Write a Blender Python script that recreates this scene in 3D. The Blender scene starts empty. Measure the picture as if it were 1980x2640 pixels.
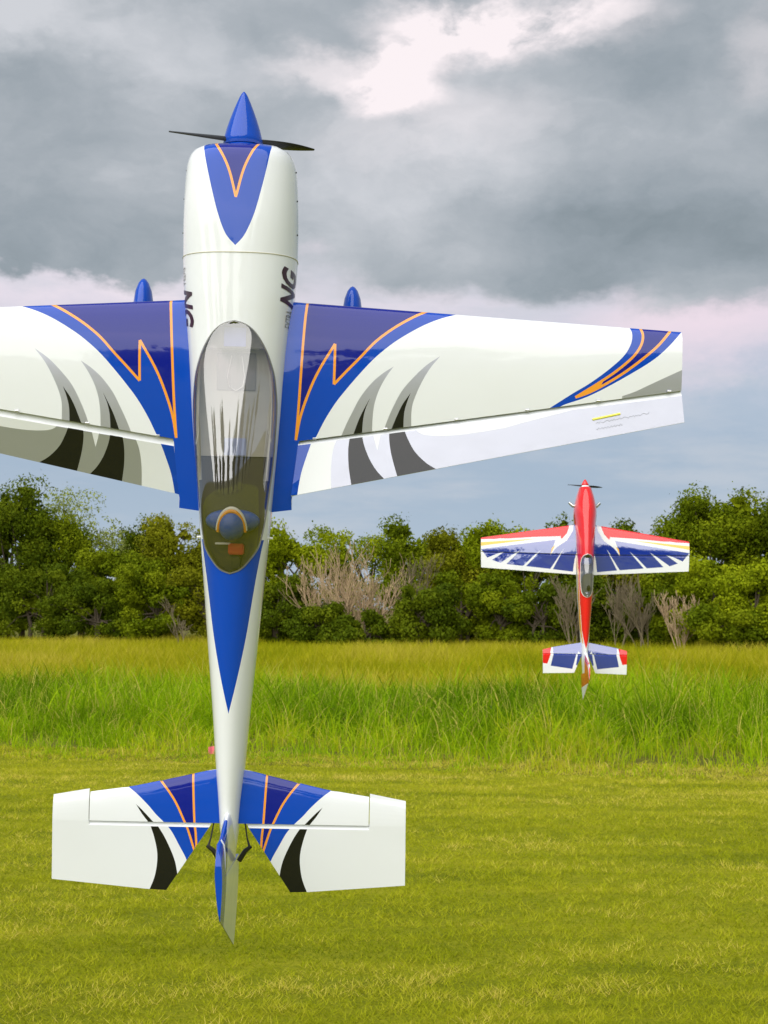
import bpy, bmesh, math, random
import numpy as np
from mathutils import Vector, Matrix
from mathutils.geometry import delaunay_2d_cdt

scene = bpy.context.scene
col = scene.collection
R = math.radians

# ------------------------------------------------------------------ camera
CAM_H, PITCH, FPX = 1.6, R(3.6), 3966.0
cam_d = bpy.data.cameras.new('camera')
cam = bpy.data.objects.new('camera', cam_d); col.objects.link(cam)
cam.location = (0, 0, CAM_H)
cam.rotation_euler = (R(90) + PITCH, 0, 0)
cam_d.sensor_fit = 'HORIZONTAL'; cam_d.sensor_width = 36.0
cam_d.lens = 36.0 * FPX / 1980.0
cam_d.clip_end = 5000
cam_d.dof.use_dof = True; cam_d.dof.focus_distance = 4.1; cam_d.dof.aperture_fstop = 24
scene.camera = cam
CAM_RIGHT = Vector((1, 0, 0))
CAM_FWD = Vector((0, math.cos(PITCH), math.sin(PITCH)))
CAM_UP = Vector((0, -math.sin(PITCH), math.cos(PITCH)))

# ------------------------------------------------------------------ light
SUN_EL, SUN_AZ = R(37), R(-154)          # azimuth measured from +Y towards +X
sun_dir = Vector((math.sin(SUN_AZ) * math.cos(SUN_EL), math.cos(SUN_AZ) * math.cos(SUN_EL), math.sin(SUN_EL)))
sun_d = bpy.data.lights.new('sun', 'SUN')
sun_d.energy = 4.2; sun_d.angle = R(92); sun_d.color = (1.0, 0.975, 0.93)
sun = bpy.data.objects.new('sun', sun_d); col.objects.link(sun)
sun.rotation_euler = (-sun_dir).to_track_quat('-Z', 'Y').to_euler()
sun.location = (-20, -20, 30)

scene.view_settings.view_transform = 'Standard'
scene.view_settings.look = 'None'
scene.view_settings.exposure = 0.10
scene.view_settings.gamma = 1.0
scene.view_settings.use_curve_mapping = False


def lin(r, g, b):
    f = lambda c: (c / 255) / 12.92 if c / 255 <= 0.04045 else (((c / 255) + 0.055) / 1.055) ** 2.4
    return (f(r), f(g), f(b), 1.0)


# ------------------------------------------------------------------ node helper
class NT:
    def __init__(self, tree):
        self.t = tree; self.n = tree.nodes; self.l = tree.links

    def node(self, typ, **kw):
        nd = self.n.new(typ)
        for k, v in kw.items():
            setattr(nd, k, v)
        return nd

    def put(self, sock, v):
        if v is None:
            return
        if hasattr(v, 'is_linked') or isinstance(v, bpy.types.NodeSocket):
            self.l.new(v, sock)
        else:
            sock.default_value = v

    def math(self, op, a, b=None, c=None, clamp=False):
        nd = self.node('ShaderNodeMath', operation=op); nd.use_clamp = clamp
        self.put(nd.inputs[0], a); self.put(nd.inputs[1], b); self.put(nd.inputs[2], c)
        return nd.outputs[0]

    def vmath(self, op, a, b=None, scale=None):
        nd = self.node('ShaderNodeVectorMath', operation=op)
        self.put(nd.inputs[0], a); self.put(nd.inputs[1], b)
        if scale is not None:
            self.put(nd.inputs['Scale'], scale)
        return nd.outputs['Value'] if op in ('LENGTH', 'DISTANCE', 'DOT_PRODUCT') else nd.outputs[0]

    def noise(self, vec, scale, detail=5, rough=0.55, dist=0.0):
        nd = self.node('ShaderNodeTexNoise')
        self.put(nd.inputs['Vector'], vec)
        nd.inputs['Scale'].default_value = scale; nd.inputs['Detail'].default_value = detail
        nd.inputs['Roughness'].default_value = rough; nd.inputs['Distortion'].default_value = dist
        return nd

    def maprange(self, v, a, b, c=0.0, d=1.0, smooth=True):
        nd = self.node('ShaderNodeMapRange')
        nd.interpolation_type = 'SMOOTHSTEP' if smooth else 'LINEAR'
        self.put(nd.inputs['Value'], v)
        for i, x in zip(('From Min', 'From Max', 'To Min', 'To Max'), (a, b, c, d)):
            self.put(nd.inputs[i], x)
        return nd.outputs[0]

    def mix(self, f, a, b, blend='MIX'):
        nd = self.node('ShaderNodeMix', data_type='RGBA', blend_type=blend)
        self.put(nd.inputs['Factor'], f); self.put(nd.inputs[6], a); self.put(nd.inputs[7], b)
        return nd.outputs[2]

    def ramp(self, f, stops):
        nd = self.node('ShaderNodeValToRGB')
        while len(nd.color_ramp.elements) < len(stops):
            nd.color_ramp.elements.new(0.5)
        for e, (p, c) in zip(nd.color_ramp.elements, stops):
            e.position = p; e.color = c
        self.put(nd.inputs[0], f)
        return nd.outputs[0]


# ------------------------------------------------------------------ world: broken grey cloud over a pale blue horizon
def pdir(x, y):
    d = CAM_FWD + CAM_RIGHT * ((x - 990) / FPX) + CAM_UP * ((1320 - y) / FPX)
    return d.normalized()


world = bpy.data.worlds.new('World'); scene.world = world; world.use_nodes = True
w = NT(world.node_tree); w.n.clear()
tc = w.node('ShaderNodeTexCoord')
D0 = tc.outputs['Generated']
sky = w.node('ShaderNodeTexSky'); sky.sky_type = 'NISHITA'; sky.sun_disc = False
sky.sun_elevation = SUN_EL; sky.sun_rotation = SUN_AZ
stretch = w.vmath('MULTIPLY', D0, (1.0, 1.0, 1.7))
wn = w.noise(stretch, 9.0, 6, 0.6)
warp = w.vmath('SCALE', w.vmath('SUBTRACT', wn.outputs['Color'], (0.5, 0.5, 0.5)), scale=0.085)
Dw = w.vmath('ADD', D0, warp)
sepn = w.node('ShaderNodeSeparateXYZ'); w.put(sepn.inputs[0], Dw)
zs, xs = sepn.outputs[2], sepn.outputs[0]
# cloud body tone
n_big = w.noise(stretch, 3.4, 4, 0.5).outputs['Fac']
n_mid = w.noise(w.vmath('ADD', stretch, warp), 11.0, 7, 0.58).outputs['Fac']
tone = w.math('ADD', w.math('MULTIPLY', n_big, 0.55), w.math('MULTIPLY', n_mid, 0.45))


def blob(px, py, rx, ry, soft=1.0):
    c = pdir(px, py)
    d = w.vmath('SUBTRACT', Dw, tuple(c))
    d = w.vmath('MULTIPLY', d, (FPX / rx, FPX / rx * 0.6, FPX / ry))
    return w.maprange(w.vmath('LENGTH', d), 0.15, 1.0 * soft, 1.0, 0.0)


def total(items):
    out = None
    for b, k in items:
        v = w.math('MULTIPLY', b, k)
        out = v if out is None else w.math('ADD', out, v)
    return out


adj = total([(blob(150, 240, 620, 200), -0.07), (blob(60, 20, 420, 120), 0.13), (blob(1500, 630, 900, 170), -0.12),
             (blob(1350, 420, 500, 170), 0.05), (blob(1760, 150, 280, 190), -0.10), (blob(1120, 140, 110, 110), -0.10),
             (blob(300, 560, 500, 120), -0.07), (blob(420, 110, 300, 140), 0.07), (blob(800, 60, 260, 130), -0.06)])
tone = w.math('ADD', tone, adj)
cloud = w.ramp(tone, [(0.26, lin(126, 137, 143)), (0.40, lin(150, 159, 166)), (0.54, lin(173, 179, 185)), (0.70, lin(206, 208, 213))])
# bright breaks through the deck
brk = total([(blob(990, 215, 180, 120), 1.0), (blob(1170, 60, 250, 130), 0.9), (blob(840, 160, 260, 80), 0.42), (blob(1050, 100, 200, 100), 0.35),
             (blob(1400, 40, 260, 140), 0.7), (blob(1960, 130, 110, 150), 0.22), (blob(1120, 330, 420, 150), 0.22), (blob(1560, 60, 200, 130), 0.35)])
gen_brk = w.math('MULTIPLY', w.maprange(n_mid, 0.60, 0.74), w.maprange(zs, 0.36, 0.5))
brk = w.math('ADD', brk, w.math('MULTIPLY', gen_brk, 0.6))
brk = w.math('MULTIPLY', brk, w.maprange(n_mid, 0.36, 0.58, 0.12, 1.45), clamp=True)
cloud = w.mix(brk, cloud, lin(250, 240, 242))
# lower edge of the deck: lit pale rose band, then hazy blue towards the horizon
edge = w.math('ADD', zs, w.math('MULTIPLY', xs, 0.10))
edge = w.math('ADD', edge, w.math('MULTIPLY', w.math('SUBTRACT', n_mid, 0.5), 0.05))
edge = w.math('ADD', edge, w.math('MULTIPLY', blob(120, 600, 560, 170), 0.045))
deck = w.maprange(edge, 0.198, 0.222)
low = w.ramp(w.math('ADD', zs, w.math('MULTIPLY', w.math('SUBTRACT', n_mid, 0.5), 0.08)),
             [(0.0, lin(172, 188, 206)), (0.09, lin(162, 180, 200)), (0.135, lin(176, 189, 206)), (0.17, lin(206, 205, 219)), (0.215, lin(238, 226, 234)), (0.24, lin(232, 226, 234))])
n_low = w.noise(w.vmath('MULTIPLY', D0, (1.0, 1.0, 5.0)), 7.0, 6, 0.6).outputs['Fac']
low = w.mix(w.maprange(n_low, 0.42, 0.68, 0.0, 0.55), low, lin(196, 201, 210))
lowadj = w.math('MULTIPLY', blob(720, 760, 420, 130), 0.35, clamp=True)
low = w.mix(lowadj, low, lin(176, 186, 198))
rose = w.math('MULTIPLY', blob(1800, 850, 420, 190), 0.75, clamp=True)
low = w.mix(rose, low, lin(240, 220, 230))
skyc = w.mix(deck, low, cloud)
bg1 = w.node('ShaderNodeBackground'); w.put(bg1.inputs[0], sky.outputs[0]); bg1.inputs[1].default_value = 0.08
bg2 = w.node('ShaderNodeBackground'); w.put(bg2.inputs[0], skyc); bg2.inputs[1].default_value = 1.0
mixs = w.node('ShaderNodeMixShader'); mixs.inputs[0].default_value = 0.94
w.l.new(bg1.outputs[0], mixs.inputs[1]); w.l.new(bg2.outputs[0], mixs.inputs[2])
wo = w.node('ShaderNodeOutputWorld'); w.l.new(mixs.outputs[0], wo.inputs[0])
world.cycles.sampling_method = 'AUTOMATIC'


# ------------------------------------------------------------------ materials
def new_mat(name):
    m = bpy.data.materials.new(name); m.use_nodes = True
    t = NT(m.node_tree); t.n.clear()
    out = t.node('ShaderNodeOutputMaterial')
    return m, t, out


def film(name, colr, rough=0.16, metallic=0.0, coat=1.0, coat_ior=1.55, wave=0.12):
    m, t, out = new_mat(name)
    p = t.node('ShaderNodeBsdfPrincipled')
    c = t.node('ShaderNodeTexCoord')
    nz = t.noise(c.outputs['Object'], 7.0, 3, 0.5)
    dirt = t.noise(c.outputs['Object'], 3.1, 6, 0.65)
    base = t.mix(t.maprange(dirt.outputs['Fac'], 0.35, 0.75, 0.0, 0.10), (*colr[:3], 1), (colr[0] * 0.8 + .01, colr[1] * 0.78 + .01, colr[2] * 0.72 + .008, 1))
    t.put(p.inputs['Base Color'], base)
    p.inputs['Roughness'].default_value = rough; p.inputs['Metallic'].default_value = metallic
    p.inputs['Coat Weight'].default_value = coat; p.inputs['Coat Roughness'].default_value = 0.03
    p.inputs['Coat IOR'].default_value = coat_ior; p.inputs['Specular IOR Level'].default_value = 0.12 if metallic == 0 else 0.5
    b = t.node('ShaderNodeBump'); b.inputs['Strength'].default_value = wave; b.inputs['Distance'].default_value = 0.01
    t.put(b.inputs['Height'], nz.outputs['Fac']); t.l.new(b.outputs[0], p.inputs['Normal']); t.l.new(b.outputs[0], p.inputs['Coat Normal'])
    t.l.new(p.outputs[0], out.inputs[0])
    return m


def plain(name, colr, rough=0.5, metallic=0.0, spec=0.5):
    m, t, out = new_mat(name)
    p = t.node('ShaderNodeBsdfPrincipled')
    c = t.node('ShaderNodeTexCoord'); nz = t.noise(c.outputs['Object'], 30.0, 4, 0.6)
    t.put(p.inputs['Base Color'], t.mix(t.maprange(nz.outputs['Fac'], 0.3, 0.7, 0.0, 0.25), (*colr[:3], 1), tuple(x * 0.7 for x in colr[:3]) + (1,)))
    p.inputs['Roughness'].default_value = rough; p.inputs['Metallic'].default_value = metallic
    p.inputs['Specular IOR Level'].default_value = spec
    t.l.new(p.outputs[0], out.inputs[0])
    return m


def glass(name, tint):
    m, t, out = new_mat(name)
    tr = t.node('ShaderNodeBsdfTransparent'); tr.inputs[0].default_value = tint
    gl = t.node('ShaderNodeBsdfGlossy'); gl.inputs['Roughness'].default_value = 0.03
    lw = t.node('ShaderNodeLayerWeight'); lw.inputs[0].default_value = 0.5
    f5 = t.math('POWER', lw.outputs['Facing'], 4.0)
    mx = t.node('ShaderNodeMixShader')
    t.put(mx.inputs[0], t.math('MULTIPLY_ADD', f5, 0.65, 0.21, clamp=True))
    t.l.new(tr.outputs[0], mx.inputs[1]); t.l.new(gl.outputs[0], mx.inputs[2]); t.l.new(mx.outputs[0], out.inputs[0])
    return m


WHITE = film('white_film', (0.77, 0.79, 0.83), coat=0.6)
BLUE = film('royal_blue_film', (0.001, 0.058, 0.44), coat=0.62)
NAVY = film('navy_film', (0.001, 0.008, 0.22), coat=0.62)
ORANGE = film('orange_film', (0.86, 0.33, 0.035))
SILVER = film('silver_film', (0.46, 0.47, 0.55), rough=0.30, metallic=0.55, coat=0.15)
BLACK = film('black_film', (0.008, 0.008, 0.009), rough=0.25, coat=0.6)
GLASS = glass('tinted_canopy', (0.74, 0.72, 0.69, 1))
CARBON = plain('carbon_black', (0.012, 0.012, 0.013), 0.35)
CREAMEDGE = plain('hinge_tape', (0.62, 0.60, 0.50), 0.4)
GREYP = plain('cockpit_grey', (0.50, 0.49, 0.47), 0.5)
DARKP = plain('cockpit_dark', (0.06, 0.053, 0.042), 0.6)
PALEBLUE = plain('pale_blue_panel', (0.42, 0.48, 0.80), 0.35)
MIDBLUE = plain('blue_panel', (0.20, 0.25, 0.70), 0.35)
REDP = plain('red_box', (0.55, 0.02, 0.01), 0.4)
WHITEP = plain('white_plastic', (0.78, 0.78, 0.74), 0.35)
METAL = plain('bare_metal', (0.55, 0.55, 0.56), 0.3, 0.9)
RUBBER = plain('black_rubber', (0.02, 0.02, 0.02), 0.8)
MAROON = plain('dark_maroon_vinyl', (0.035, 0.006, 0.012), 0.3)
GREYVINYL = plain('grey_vinyl', (0.22, 0.22, 0.21), 0.35)
YELLOWP = plain('yellow_marker', (0.85, 0.80, 0.12), 0.5)
INK = plain('grey_ink', (0.30, 0.31, 0.36), 0.6)
PINK = plain('pink_flag_plastic', (0.85, 0.18, 0.22), 0.5)
RED = film('red_film', (0.72, 0.012, 0.015))
YELLOW = film('yellow_film', (0.86, 0.50, 0.05))
BLUE2 = film('deep_blue_film', (0.006, 0.03, 0.30), coat_ior=2.3, metallic=0.0, rough=0.2)

# ------------------------------------------------------------------ object helpers


def obj_from_mesh(name, me, parent=None, mats=()):
    o = bpy.data.objects.new(name, me)
    for m in mats:
        me.materials.append(m)
    col.objects.link(o)
    if parent is not None:
        o.parent = parent
    return o


def tag(o, label=None, cat=None, kind=None, group=None):
    if label: o['label'] = label
    if cat: o['category'] = cat
    if kind: o['kind'] = kind
    if group: o['group'] = group
    return o


def mesh_np(name, V, F3, mat_idx=None, smooth=True):
    """triangles / quads (uniform) from numpy"""
    V = np.asarray(V, dtype=np.float32); F = np.asarray(F3, dtype=np.int32)
    k = F.shape[1]
    me = bpy.data.meshes.new(name)
    me.vertices.add(len(V)); me.vertices.foreach_set('co', V.ravel())
    me.loops.add(F.size); me.loops.foreach_set('vertex_index', F.ravel())
    me.polygons.add(len(F))
    me.polygons.foreach_set('loop_start', np.arange(0, F.size, k, dtype=np.int32))
    me.polygons.foreach_set('loop_total', np.full(len(F), k, dtype=np.int32))
    if mat_idx is not None:
        me.polygons.foreach_set('material_index', np.asarray(mat_idx, dtype=np.int32))
    me.polygons.foreach_set('use_smooth', np.full(len(F), smooth))
    me.update(calc_edges=True); me.validate()
    return me


def wind(P, poly):
    """nonzero winding test of points P (n,2) in polygon"""
    poly = np.asarray(poly); a = poly; b = np.roll(poly, -1, axis=0)
    wn_ = np.zeros(len(P), int)
    for (x0, y0), (x1, y1) in zip(a, b):
        isleft = (x1 - x0) * (P[:, 1] - y0) - (P[:, 0] - x0) * (y1 - y0)
        up = (y0 <= P[:, 1]) & (y1 > P[:, 1]) & (isleft > 0)
        dn = (y0 > P[:, 1]) & (y1 <= P[:, 1]) & (isleft < 0)
        wn_ += up.astype(int) - dn.astype(int)
    return wn_ != 0


def dense(poly, step, closed=True):
    poly = [np.array(p, float) for p in poly]
    out = []
    n = len(poly)
    for i in range(n if closed else n - 1):
        a, b = poly[i], poly[(i + 1) % n]
        k = max(1, int(np.ceil(np.linalg.norm(b - a) / step)))
        for j in range(k):
            out.append(a + (b - a) * j / k)
    if not closed:
        out.append(poly[-1])
    return np.array(out)


def smooth_line(pts, sub=6):
    """Catmull-Rom through points (open)"""
    P = [np.array(p, float) for p in pts]
    if len(P) < 3:
        return np.array(P)
    Q = [2 * P[0] - P[1]] + P + [2 * P[-1] - P[-2]]
    out = []
    for i in range(1, len(Q) - 2):
        p0, p1, p2, p3 = Q[i - 1:i + 3]
        for j in range(sub):
            t = j / sub
            out.append(0.5 * ((2 * p1) + (-p0 + p2) * t + (2 * p0 - 5 * p1 + 4 * p2 - p3) * t * t + (-p0 + 3 * p1 - 3 * p2 + p3) * t ** 3))
    out.append(P[-1])
    return np.array(out)


def ribbon(line, width):
    L = np.array(line, float); n = len(L)
    h = width / 2
    left, right = [], []
    for i in range(n):
        d0 = L[i] - L[i - 1] if i > 0 else L[1] - L[0]
        d1 = L[i + 1] - L[i] if i < n - 1 else L[-1] - L[-2]
        d0 = d0 / (np.linalg.norm(d0) + 1e-12); d1 = d1 / (np.linalg.norm(d1) + 1e-12)
        n0 = np.array([-d0[1], d0[0]]); n1 = np.array([-d1[1], d1[0]])
        m = n0 + n1; q = np.linalg.norm(m)
        if q < 0.25:
            m = n0; k = 1
        else:
            m = m / q; k = min(1 / max(np.dot(m, n0), 0.2), 4.0)
        left.append(L[i] + m * h * k); right.append(L[i] - m * h * k)
    return np.array(left + right[::-1])


def quads_of(line, width):
    """one small polygon for each segment of a stroke (safe at sharp corners)"""
    L = np.array(line, float)
    return [ribbon(L[i:i + 2], width) for i in range(len(L) - 1)]


def painted(name, outline, regions, steiner, todom, fromdom, surf, mats, parent, mirror_w=True, hole=None, mirror_u=False, cap=True, eps_n=1e-3, post=None, use_normals=True, flip=False, cap_mat=0):
    """outline / regions live in a flat (a,b) drawing; todom/fromdom go to the meshing domain; surf maps domain -> xyz"""
    V, E = [], []

    def addloop(pl):
        base = len(V)
        for p in pl:
            V.append(Vector((float(p[0]), float(p[1]))))
        k = len(pl)
        E.extend([(base + i, base + (i + 1) % k) for i in range(k)])
    O = todom(np.array(outline)); addloop(O)
    for pl, _ in regions:
        addloop(todom(np.array(pl)))
    if hole is not None:
        addloop(todom(np.array(hole)))
    for p in steiner:
        V.append(Vector((float(p[0]), float(p[1]))))
    res = delaunay_2d_cdt(V, E, [], 0, 1e-6, False)
    P = np.array([[v.x, v.y] for v in res[0]]); F = np.array([f for f in res[2]])
    C = P[F].mean(axis=1)
    keep = wind(C, O)
    Cf = fromdom(C)
    if hole is not None:
        keep &= ~wind(Cf, hole)
    F = F[keep]; Cf = Cf[keep]
    mi = np.zeros(len(F), int)
    for pl, k in regions:
        mi[wind(Cf, pl)] = k
    used = np.unique(F); remap = -np.ones(len(P), int); remap[used] = np.arange(len(used))
    P = P[used]; F = remap[F]
    X = surf(P)
    da = surf(P + [eps_n, 0]) - surf(P - [eps_n, 0]); db = surf(P + [0, eps_n]) - surf(P - [0, eps_n])
    N = np.cross(da, db); N /= np.linalg.norm(N, axis=1)[:, None] + 1e-12
    # face orientation agrees with N
    fn = np.cross(X[F[:, 1]] - X[F[:, 0]], X[F[:, 2]] - X[F[:, 0]])
    s = np.einsum('ij,ij->i', fn, N[F].mean(axis=1))
    if s.sum() < 0 and not mirror_w:
        N = -N
    elif mirror_w and N[:, 2].mean() < 0:
        N = -N
    s = np.einsum('ij,ij->i', fn, N[F].mean(axis=1))
    F[s < 0] = F[s < 0][:, ::-1]
    VV, FF, MM, NN = [X], [F], [mi], [N]
    off = len(X)
    if mirror_w:
        Xm = X * [1, 1, -1]; Nm = N * [1, 1, -1]
        VV.append(Xm); NN.append(Nm); FF.append(F[:, ::-1] + off); MM.append(mi); off += len(X)
        if cap:
            ed = {}
            for f in F:
                for i in range(3):
                    a, b = f[i], f[(i + 1) % 3]
                    if (b, a) in ed: ed.pop((b, a))
                    else: ed[(a, b)] = 1
            cv, cf, cn = [], [], []
            for a, b in ed:
                if X[a][2] < 2e-4 and X[b][2] < 2e-4:
                    continue
                q = [X[b], X[a], X[a] * [1, 1, -1], X[b] * [1, 1, -1]]
                nn = np.cross(q[1] - q[0], q[2] - q[0]); nn = nn / (np.linalg.norm(nn) + 1e-12)
                k = off + len(cv); cv += q; cn += [nn] * 4; cf += [(k, k + 1, k + 2), (k, k + 2, k + 3)]
            if cv:
                VV.append(np.array(cv)); NN.append(np.array(cn)); FF.append(np.array(cf)); MM.append(np.full(len(cf), cap_mat))
    Vx = np.concatenate(VV); Fx = np.concatenate(FF); Mx = np.concatenate(MM); Nx = np.concatenate(NN)
    if mirror_u:
        Vx = Vx * [-1, 1, 1]; Nx = Nx * [-1, 1, 1]; Fx = Fx[:, ::-1]
    if post is not None:
        Vx, Nx = post(Vx, Nx)
    if flip:
        Fx = Fx[:, ::-1]
    me = bpy.data.meshes.new(name)
    me.from_pydata(Vx.tolist(), [], Fx.tolist())
    me.polygons.foreach_set('material_index', Mx.astype(np.int32))
    me.polygons.foreach_set('use_smooth', np.full(len(Fx), bool(use_normals)))
    me.update()
    if use_normals and len(me.vertices) == len(Nx):
        me.normals_split_custom_set_from_vertices(Nx.tolist())
    return obj_from_mesh(name, me, parent, mats)


def lathe(name, prof, mat, parent, origin=(0, 0, 0), seg=40, scale_u=1.0, scale_w=1.0, cap=True):
    """body of revolution about the v axis: prof = [(v, r)]"""
    bm = bmesh.new(); rings = []
    for v, r in prof:
        rings.append([bm.verts.new((origin[0] + r * scale_u * math.cos(a), origin[1] + v, origin[2] + r * scale_w * math.sin(a))) for a in [2 * math.pi * i / seg for i in range(seg)]])
    for a, b in zip(rings, rings[1:]):
        for i in range(seg):
            bm.faces.new((a[i], a[(i + 1) % seg], b[(i + 1) % seg], b[i]))
    if cap:
        bm.faces.new(rings[0][::-1]); bm.faces.new(rings[-1])
    bmesh.ops.recalc_face_normals(bm, faces=bm.faces)
    me = bpy.data.meshes.new(name); bm.to_mesh(me); bm.free()
    for p in me.polygons: p.use_smooth = len(p.vertices) == 4
    return obj_from_mesh(name, me, parent, [mat])


def tube_np(pts, rads, seg=6):
    pts = [np.array(p, float) for p in pts]; V, F = [], []
    n = len(pts)
    for i, p in enumerate(pts):
        d = pts[min(i + 1, n - 1)] - pts[max(i - 1, 0)]; d = d / (np.linalg.norm(d) + 1e-9)
        a = np.cross(d, [0, 0, 1.0]) if abs(d[2]) < 0.9 else np.cross(d, [1.0, 0, 0])
        a /= np.linalg.norm(a); b = np.cross(d, a)
        for k in range(seg):
            t = 2 * math.pi * k / seg
            V.append(p + rads[i] * (a * math.cos(t) + b * math.sin(t)))
    for i in range(n - 1):
        for k in range(seg):
            F.append((i * seg + k, i * seg + (k + 1) % seg, (i + 1) * seg + (k + 1) % seg, (i + 1) * seg + k))
    return V, F


def tubes(name, paths, mat, parent=None, seg=6):
    V, F = [], []
    for pts, rads in paths:
        v, f = tube_np(pts, rads, seg); o = len(V)
        V += v; F += [tuple(i + o for i in q) for q in f]
    me = mesh_np(name, np.array(V), np.array(F))
    return obj_from_mesh(name, me, parent, [mat])


def box(name, lo, hi, mat, parent, bev=0.002):
    bm = bmesh.new(); bmesh.ops.create_cube(bm, size=1)
    for v in bm.verts:
        for i in range(3):
            v.co[i] = lo[i] + (v.co[i] + 0.5) * (hi[i] - lo[i])
    if bev: bmesh.ops.bevel(bm, geom=bm.edges[:], offset=bev, segments=2, affect='EDGES')
    me = bpy.data.meshes.new(name); bm.to_mesh(me); bm.free()
    return obj_from_mesh(name, me, parent, [mat])


def ellipsoid(name, c, r, mat, parent, seg=28, rings=18):
    bm = bmesh.new(); bmesh.ops.create_uvsphere(bm, u_segments=seg, v_segments=rings, radius=1)
    for v in bm.verts: v.co = Vector((c[0] + v.co.x * r[0], c[1] + v.co.y * r[1], c[2] + v.co.z * r[2]))
    me = bpy.data.meshes.new(name); bm.to_mesh(me); bm.free()
    for p in me.polygons: p.use_smooth = True
    return obj_from_mesh(name, me, parent, [mat])


def pchip(xs_, ys_):
    xs_ = np.array(xs_, float); ys_ = np.array(ys_, float)
    h = np.diff(xs_); d = np.diff(ys_) / h
    m = np.zeros(len(xs_)); m[0] = d[0]; m[-1] = d[-1]
    for i in range(1, len(xs_) - 1):
        m[i] = 0 if d[i - 1] * d[i] <= 0 else 2 * d[i - 1] * d[i] / (d[i - 1] + d[i])

    def f(x):
        x = np.clip(np.asarray(x, float), xs_[0], xs_[-1])
        i = np.clip(np.searchsorted(xs_, x) - 1, 0, len(xs_) - 2)
        t = (x - xs_[i]) / h[i]
        return (ys_[i] * (1 + 2 * t) * (1 - t) ** 2 + m[i] * h[i] * t * (1 - t) ** 2 + ys_[i + 1] * t * t * (3 - 2 * t) + m[i + 1] * h[i] * t * t * (t - 1))
    return f


def yt(s, t):
    x = s * s
    return 5 * t * (0.2969 * s - 0.126 * x - 0.3516 * x ** 2 + 0.2843 * x ** 3 - 0.1015 * x ** 4)


def flying(name, outline, regions, le, te, thick, mats, parent, mirror_u=False, gu=0.03, post=None, flip=False, cap_mat=0):
    """fixed surface with a real aerofoil; span coordinate a, chord coordinate b"""
    K = 0.5

    def todom(Q):
        c = le(Q[:, 0]) - te(Q[:, 0]); xc = (le(Q[:, 0]) - Q[:, 1]) / c
        return np.stack([Q[:, 0], K * np.sign(xc) * np.sqrt(np.abs(xc))], 1)

    def fromdom(Q):
        c = le(Q[:, 0]) - te(Q[:, 0]); s = Q[:, 1] / K
        return np.stack([Q[:, 0], le(Q[:, 0]) - c * s * np.abs(s)], 1)

    def surf(Q):
        c = le(Q[:, 0]) - te(Q[:, 0]); s = Q[:, 1] / K
        return np.stack([Q[:, 0], le(Q[:, 0]) - c * s * s, np.where(s > 1, 0.0015, c * yt(s, thick) + 0.0008 * (s > 0.02))], 1)
    oo = np.array(outline); u0, u1 = oo[:, 0].min(), oo[:, 0].max()
    st = [(a, b) for a in np.arange(u0 + gu / 2, u1, gu) for b in np.linspace(0.012, K * 0.98, 26)]
    st += [(a, 0.004) for a in np.arange(u0 + gu / 2, u1, gu)]
    O = todom(np.array(outline)); st = np.array(st); st = st[wind(st, O)]
    return painted(name, outline, regions, st, todom, fromdom, surf, mats, parent, True, None, mirror_u, post=post, flip=flip, cap_mat=cap_mat)


def control(name, outline, regions, hinge, te, half_t, bevel, angle, mats, parent, mirror_u=False, horn=None, steiner=()):
    """hinged surface: straight wedge with a bevelled nose, turned about its hinge"""
    (ua, va), (ub, vb) = hinge
    hv = lambda u: va + (vb - va) * (u - ua) / (ub - ua)

    def surf(Q):
        d = hv(Q[:, 0]) - Q[:, 1]; dm = hv(Q[:, 0]) - te(Q[:, 0])
        tt = half_t(Q[:, 0])
        wz = np.where(d < bevel, tt * np.clip(d, 0, None) / bevel * (1 - bevel / dm), tt * np.clip(1 - d / dm, 0, 1)) + 0.0012
        if horn is not None:
            hu, hle = horn
            fr_ = np.clip((hle(Q[:, 0]) - Q[:, 1]) / (hle(Q[:, 0]) - hv(Q[:, 0])), 0, 1)
            wh = np.where(d >= 0, tt * np.clip(1 - d / dm, 0, 1), tt * np.sqrt(1 - (1 - fr_) ** 2)) + 0.0012
            wz = np.where(Q[:, 0] > hu, wh, wz)
        return np.stack([Q[:, 0], Q[:, 1], wz], 1)
    idt = lambda Q: Q
    us = np.linspace(min(ua, ub) - 0.3, max(ua, ub) + 0.3, 60)
    line = np.stack([us, hv(us) - bevel], 1)
    regs = [(ribbon(line, 0.0006), 0)] + list(regions)
    ax = np.array([ub - ua, vb - va, 0.0]); ax /= np.linalg.norm(ax); o0 = np.array([ua, va, 0.0])
    Rm = np.array(Matrix.Rotation(angle, 3, Vector(ax)))

    def post(Vx, Nx):
        if mirror_u:
            m = np.array([-1, 1, 1]); Vx = Vx * m; Nx = Nx * m
        Vx = (Vx - o0) @ Rm.T + o0; Nx = Nx @ Rm.T
        if mirror_u:
            Vx = Vx * m; Nx = Nx * m
        return Vx, Nx
    o = painted(name, outline, regs, list(steiner), idt, idt, surf, mats, parent, True, None, mirror_u, post=post, use_normals=False)
    return o


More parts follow.
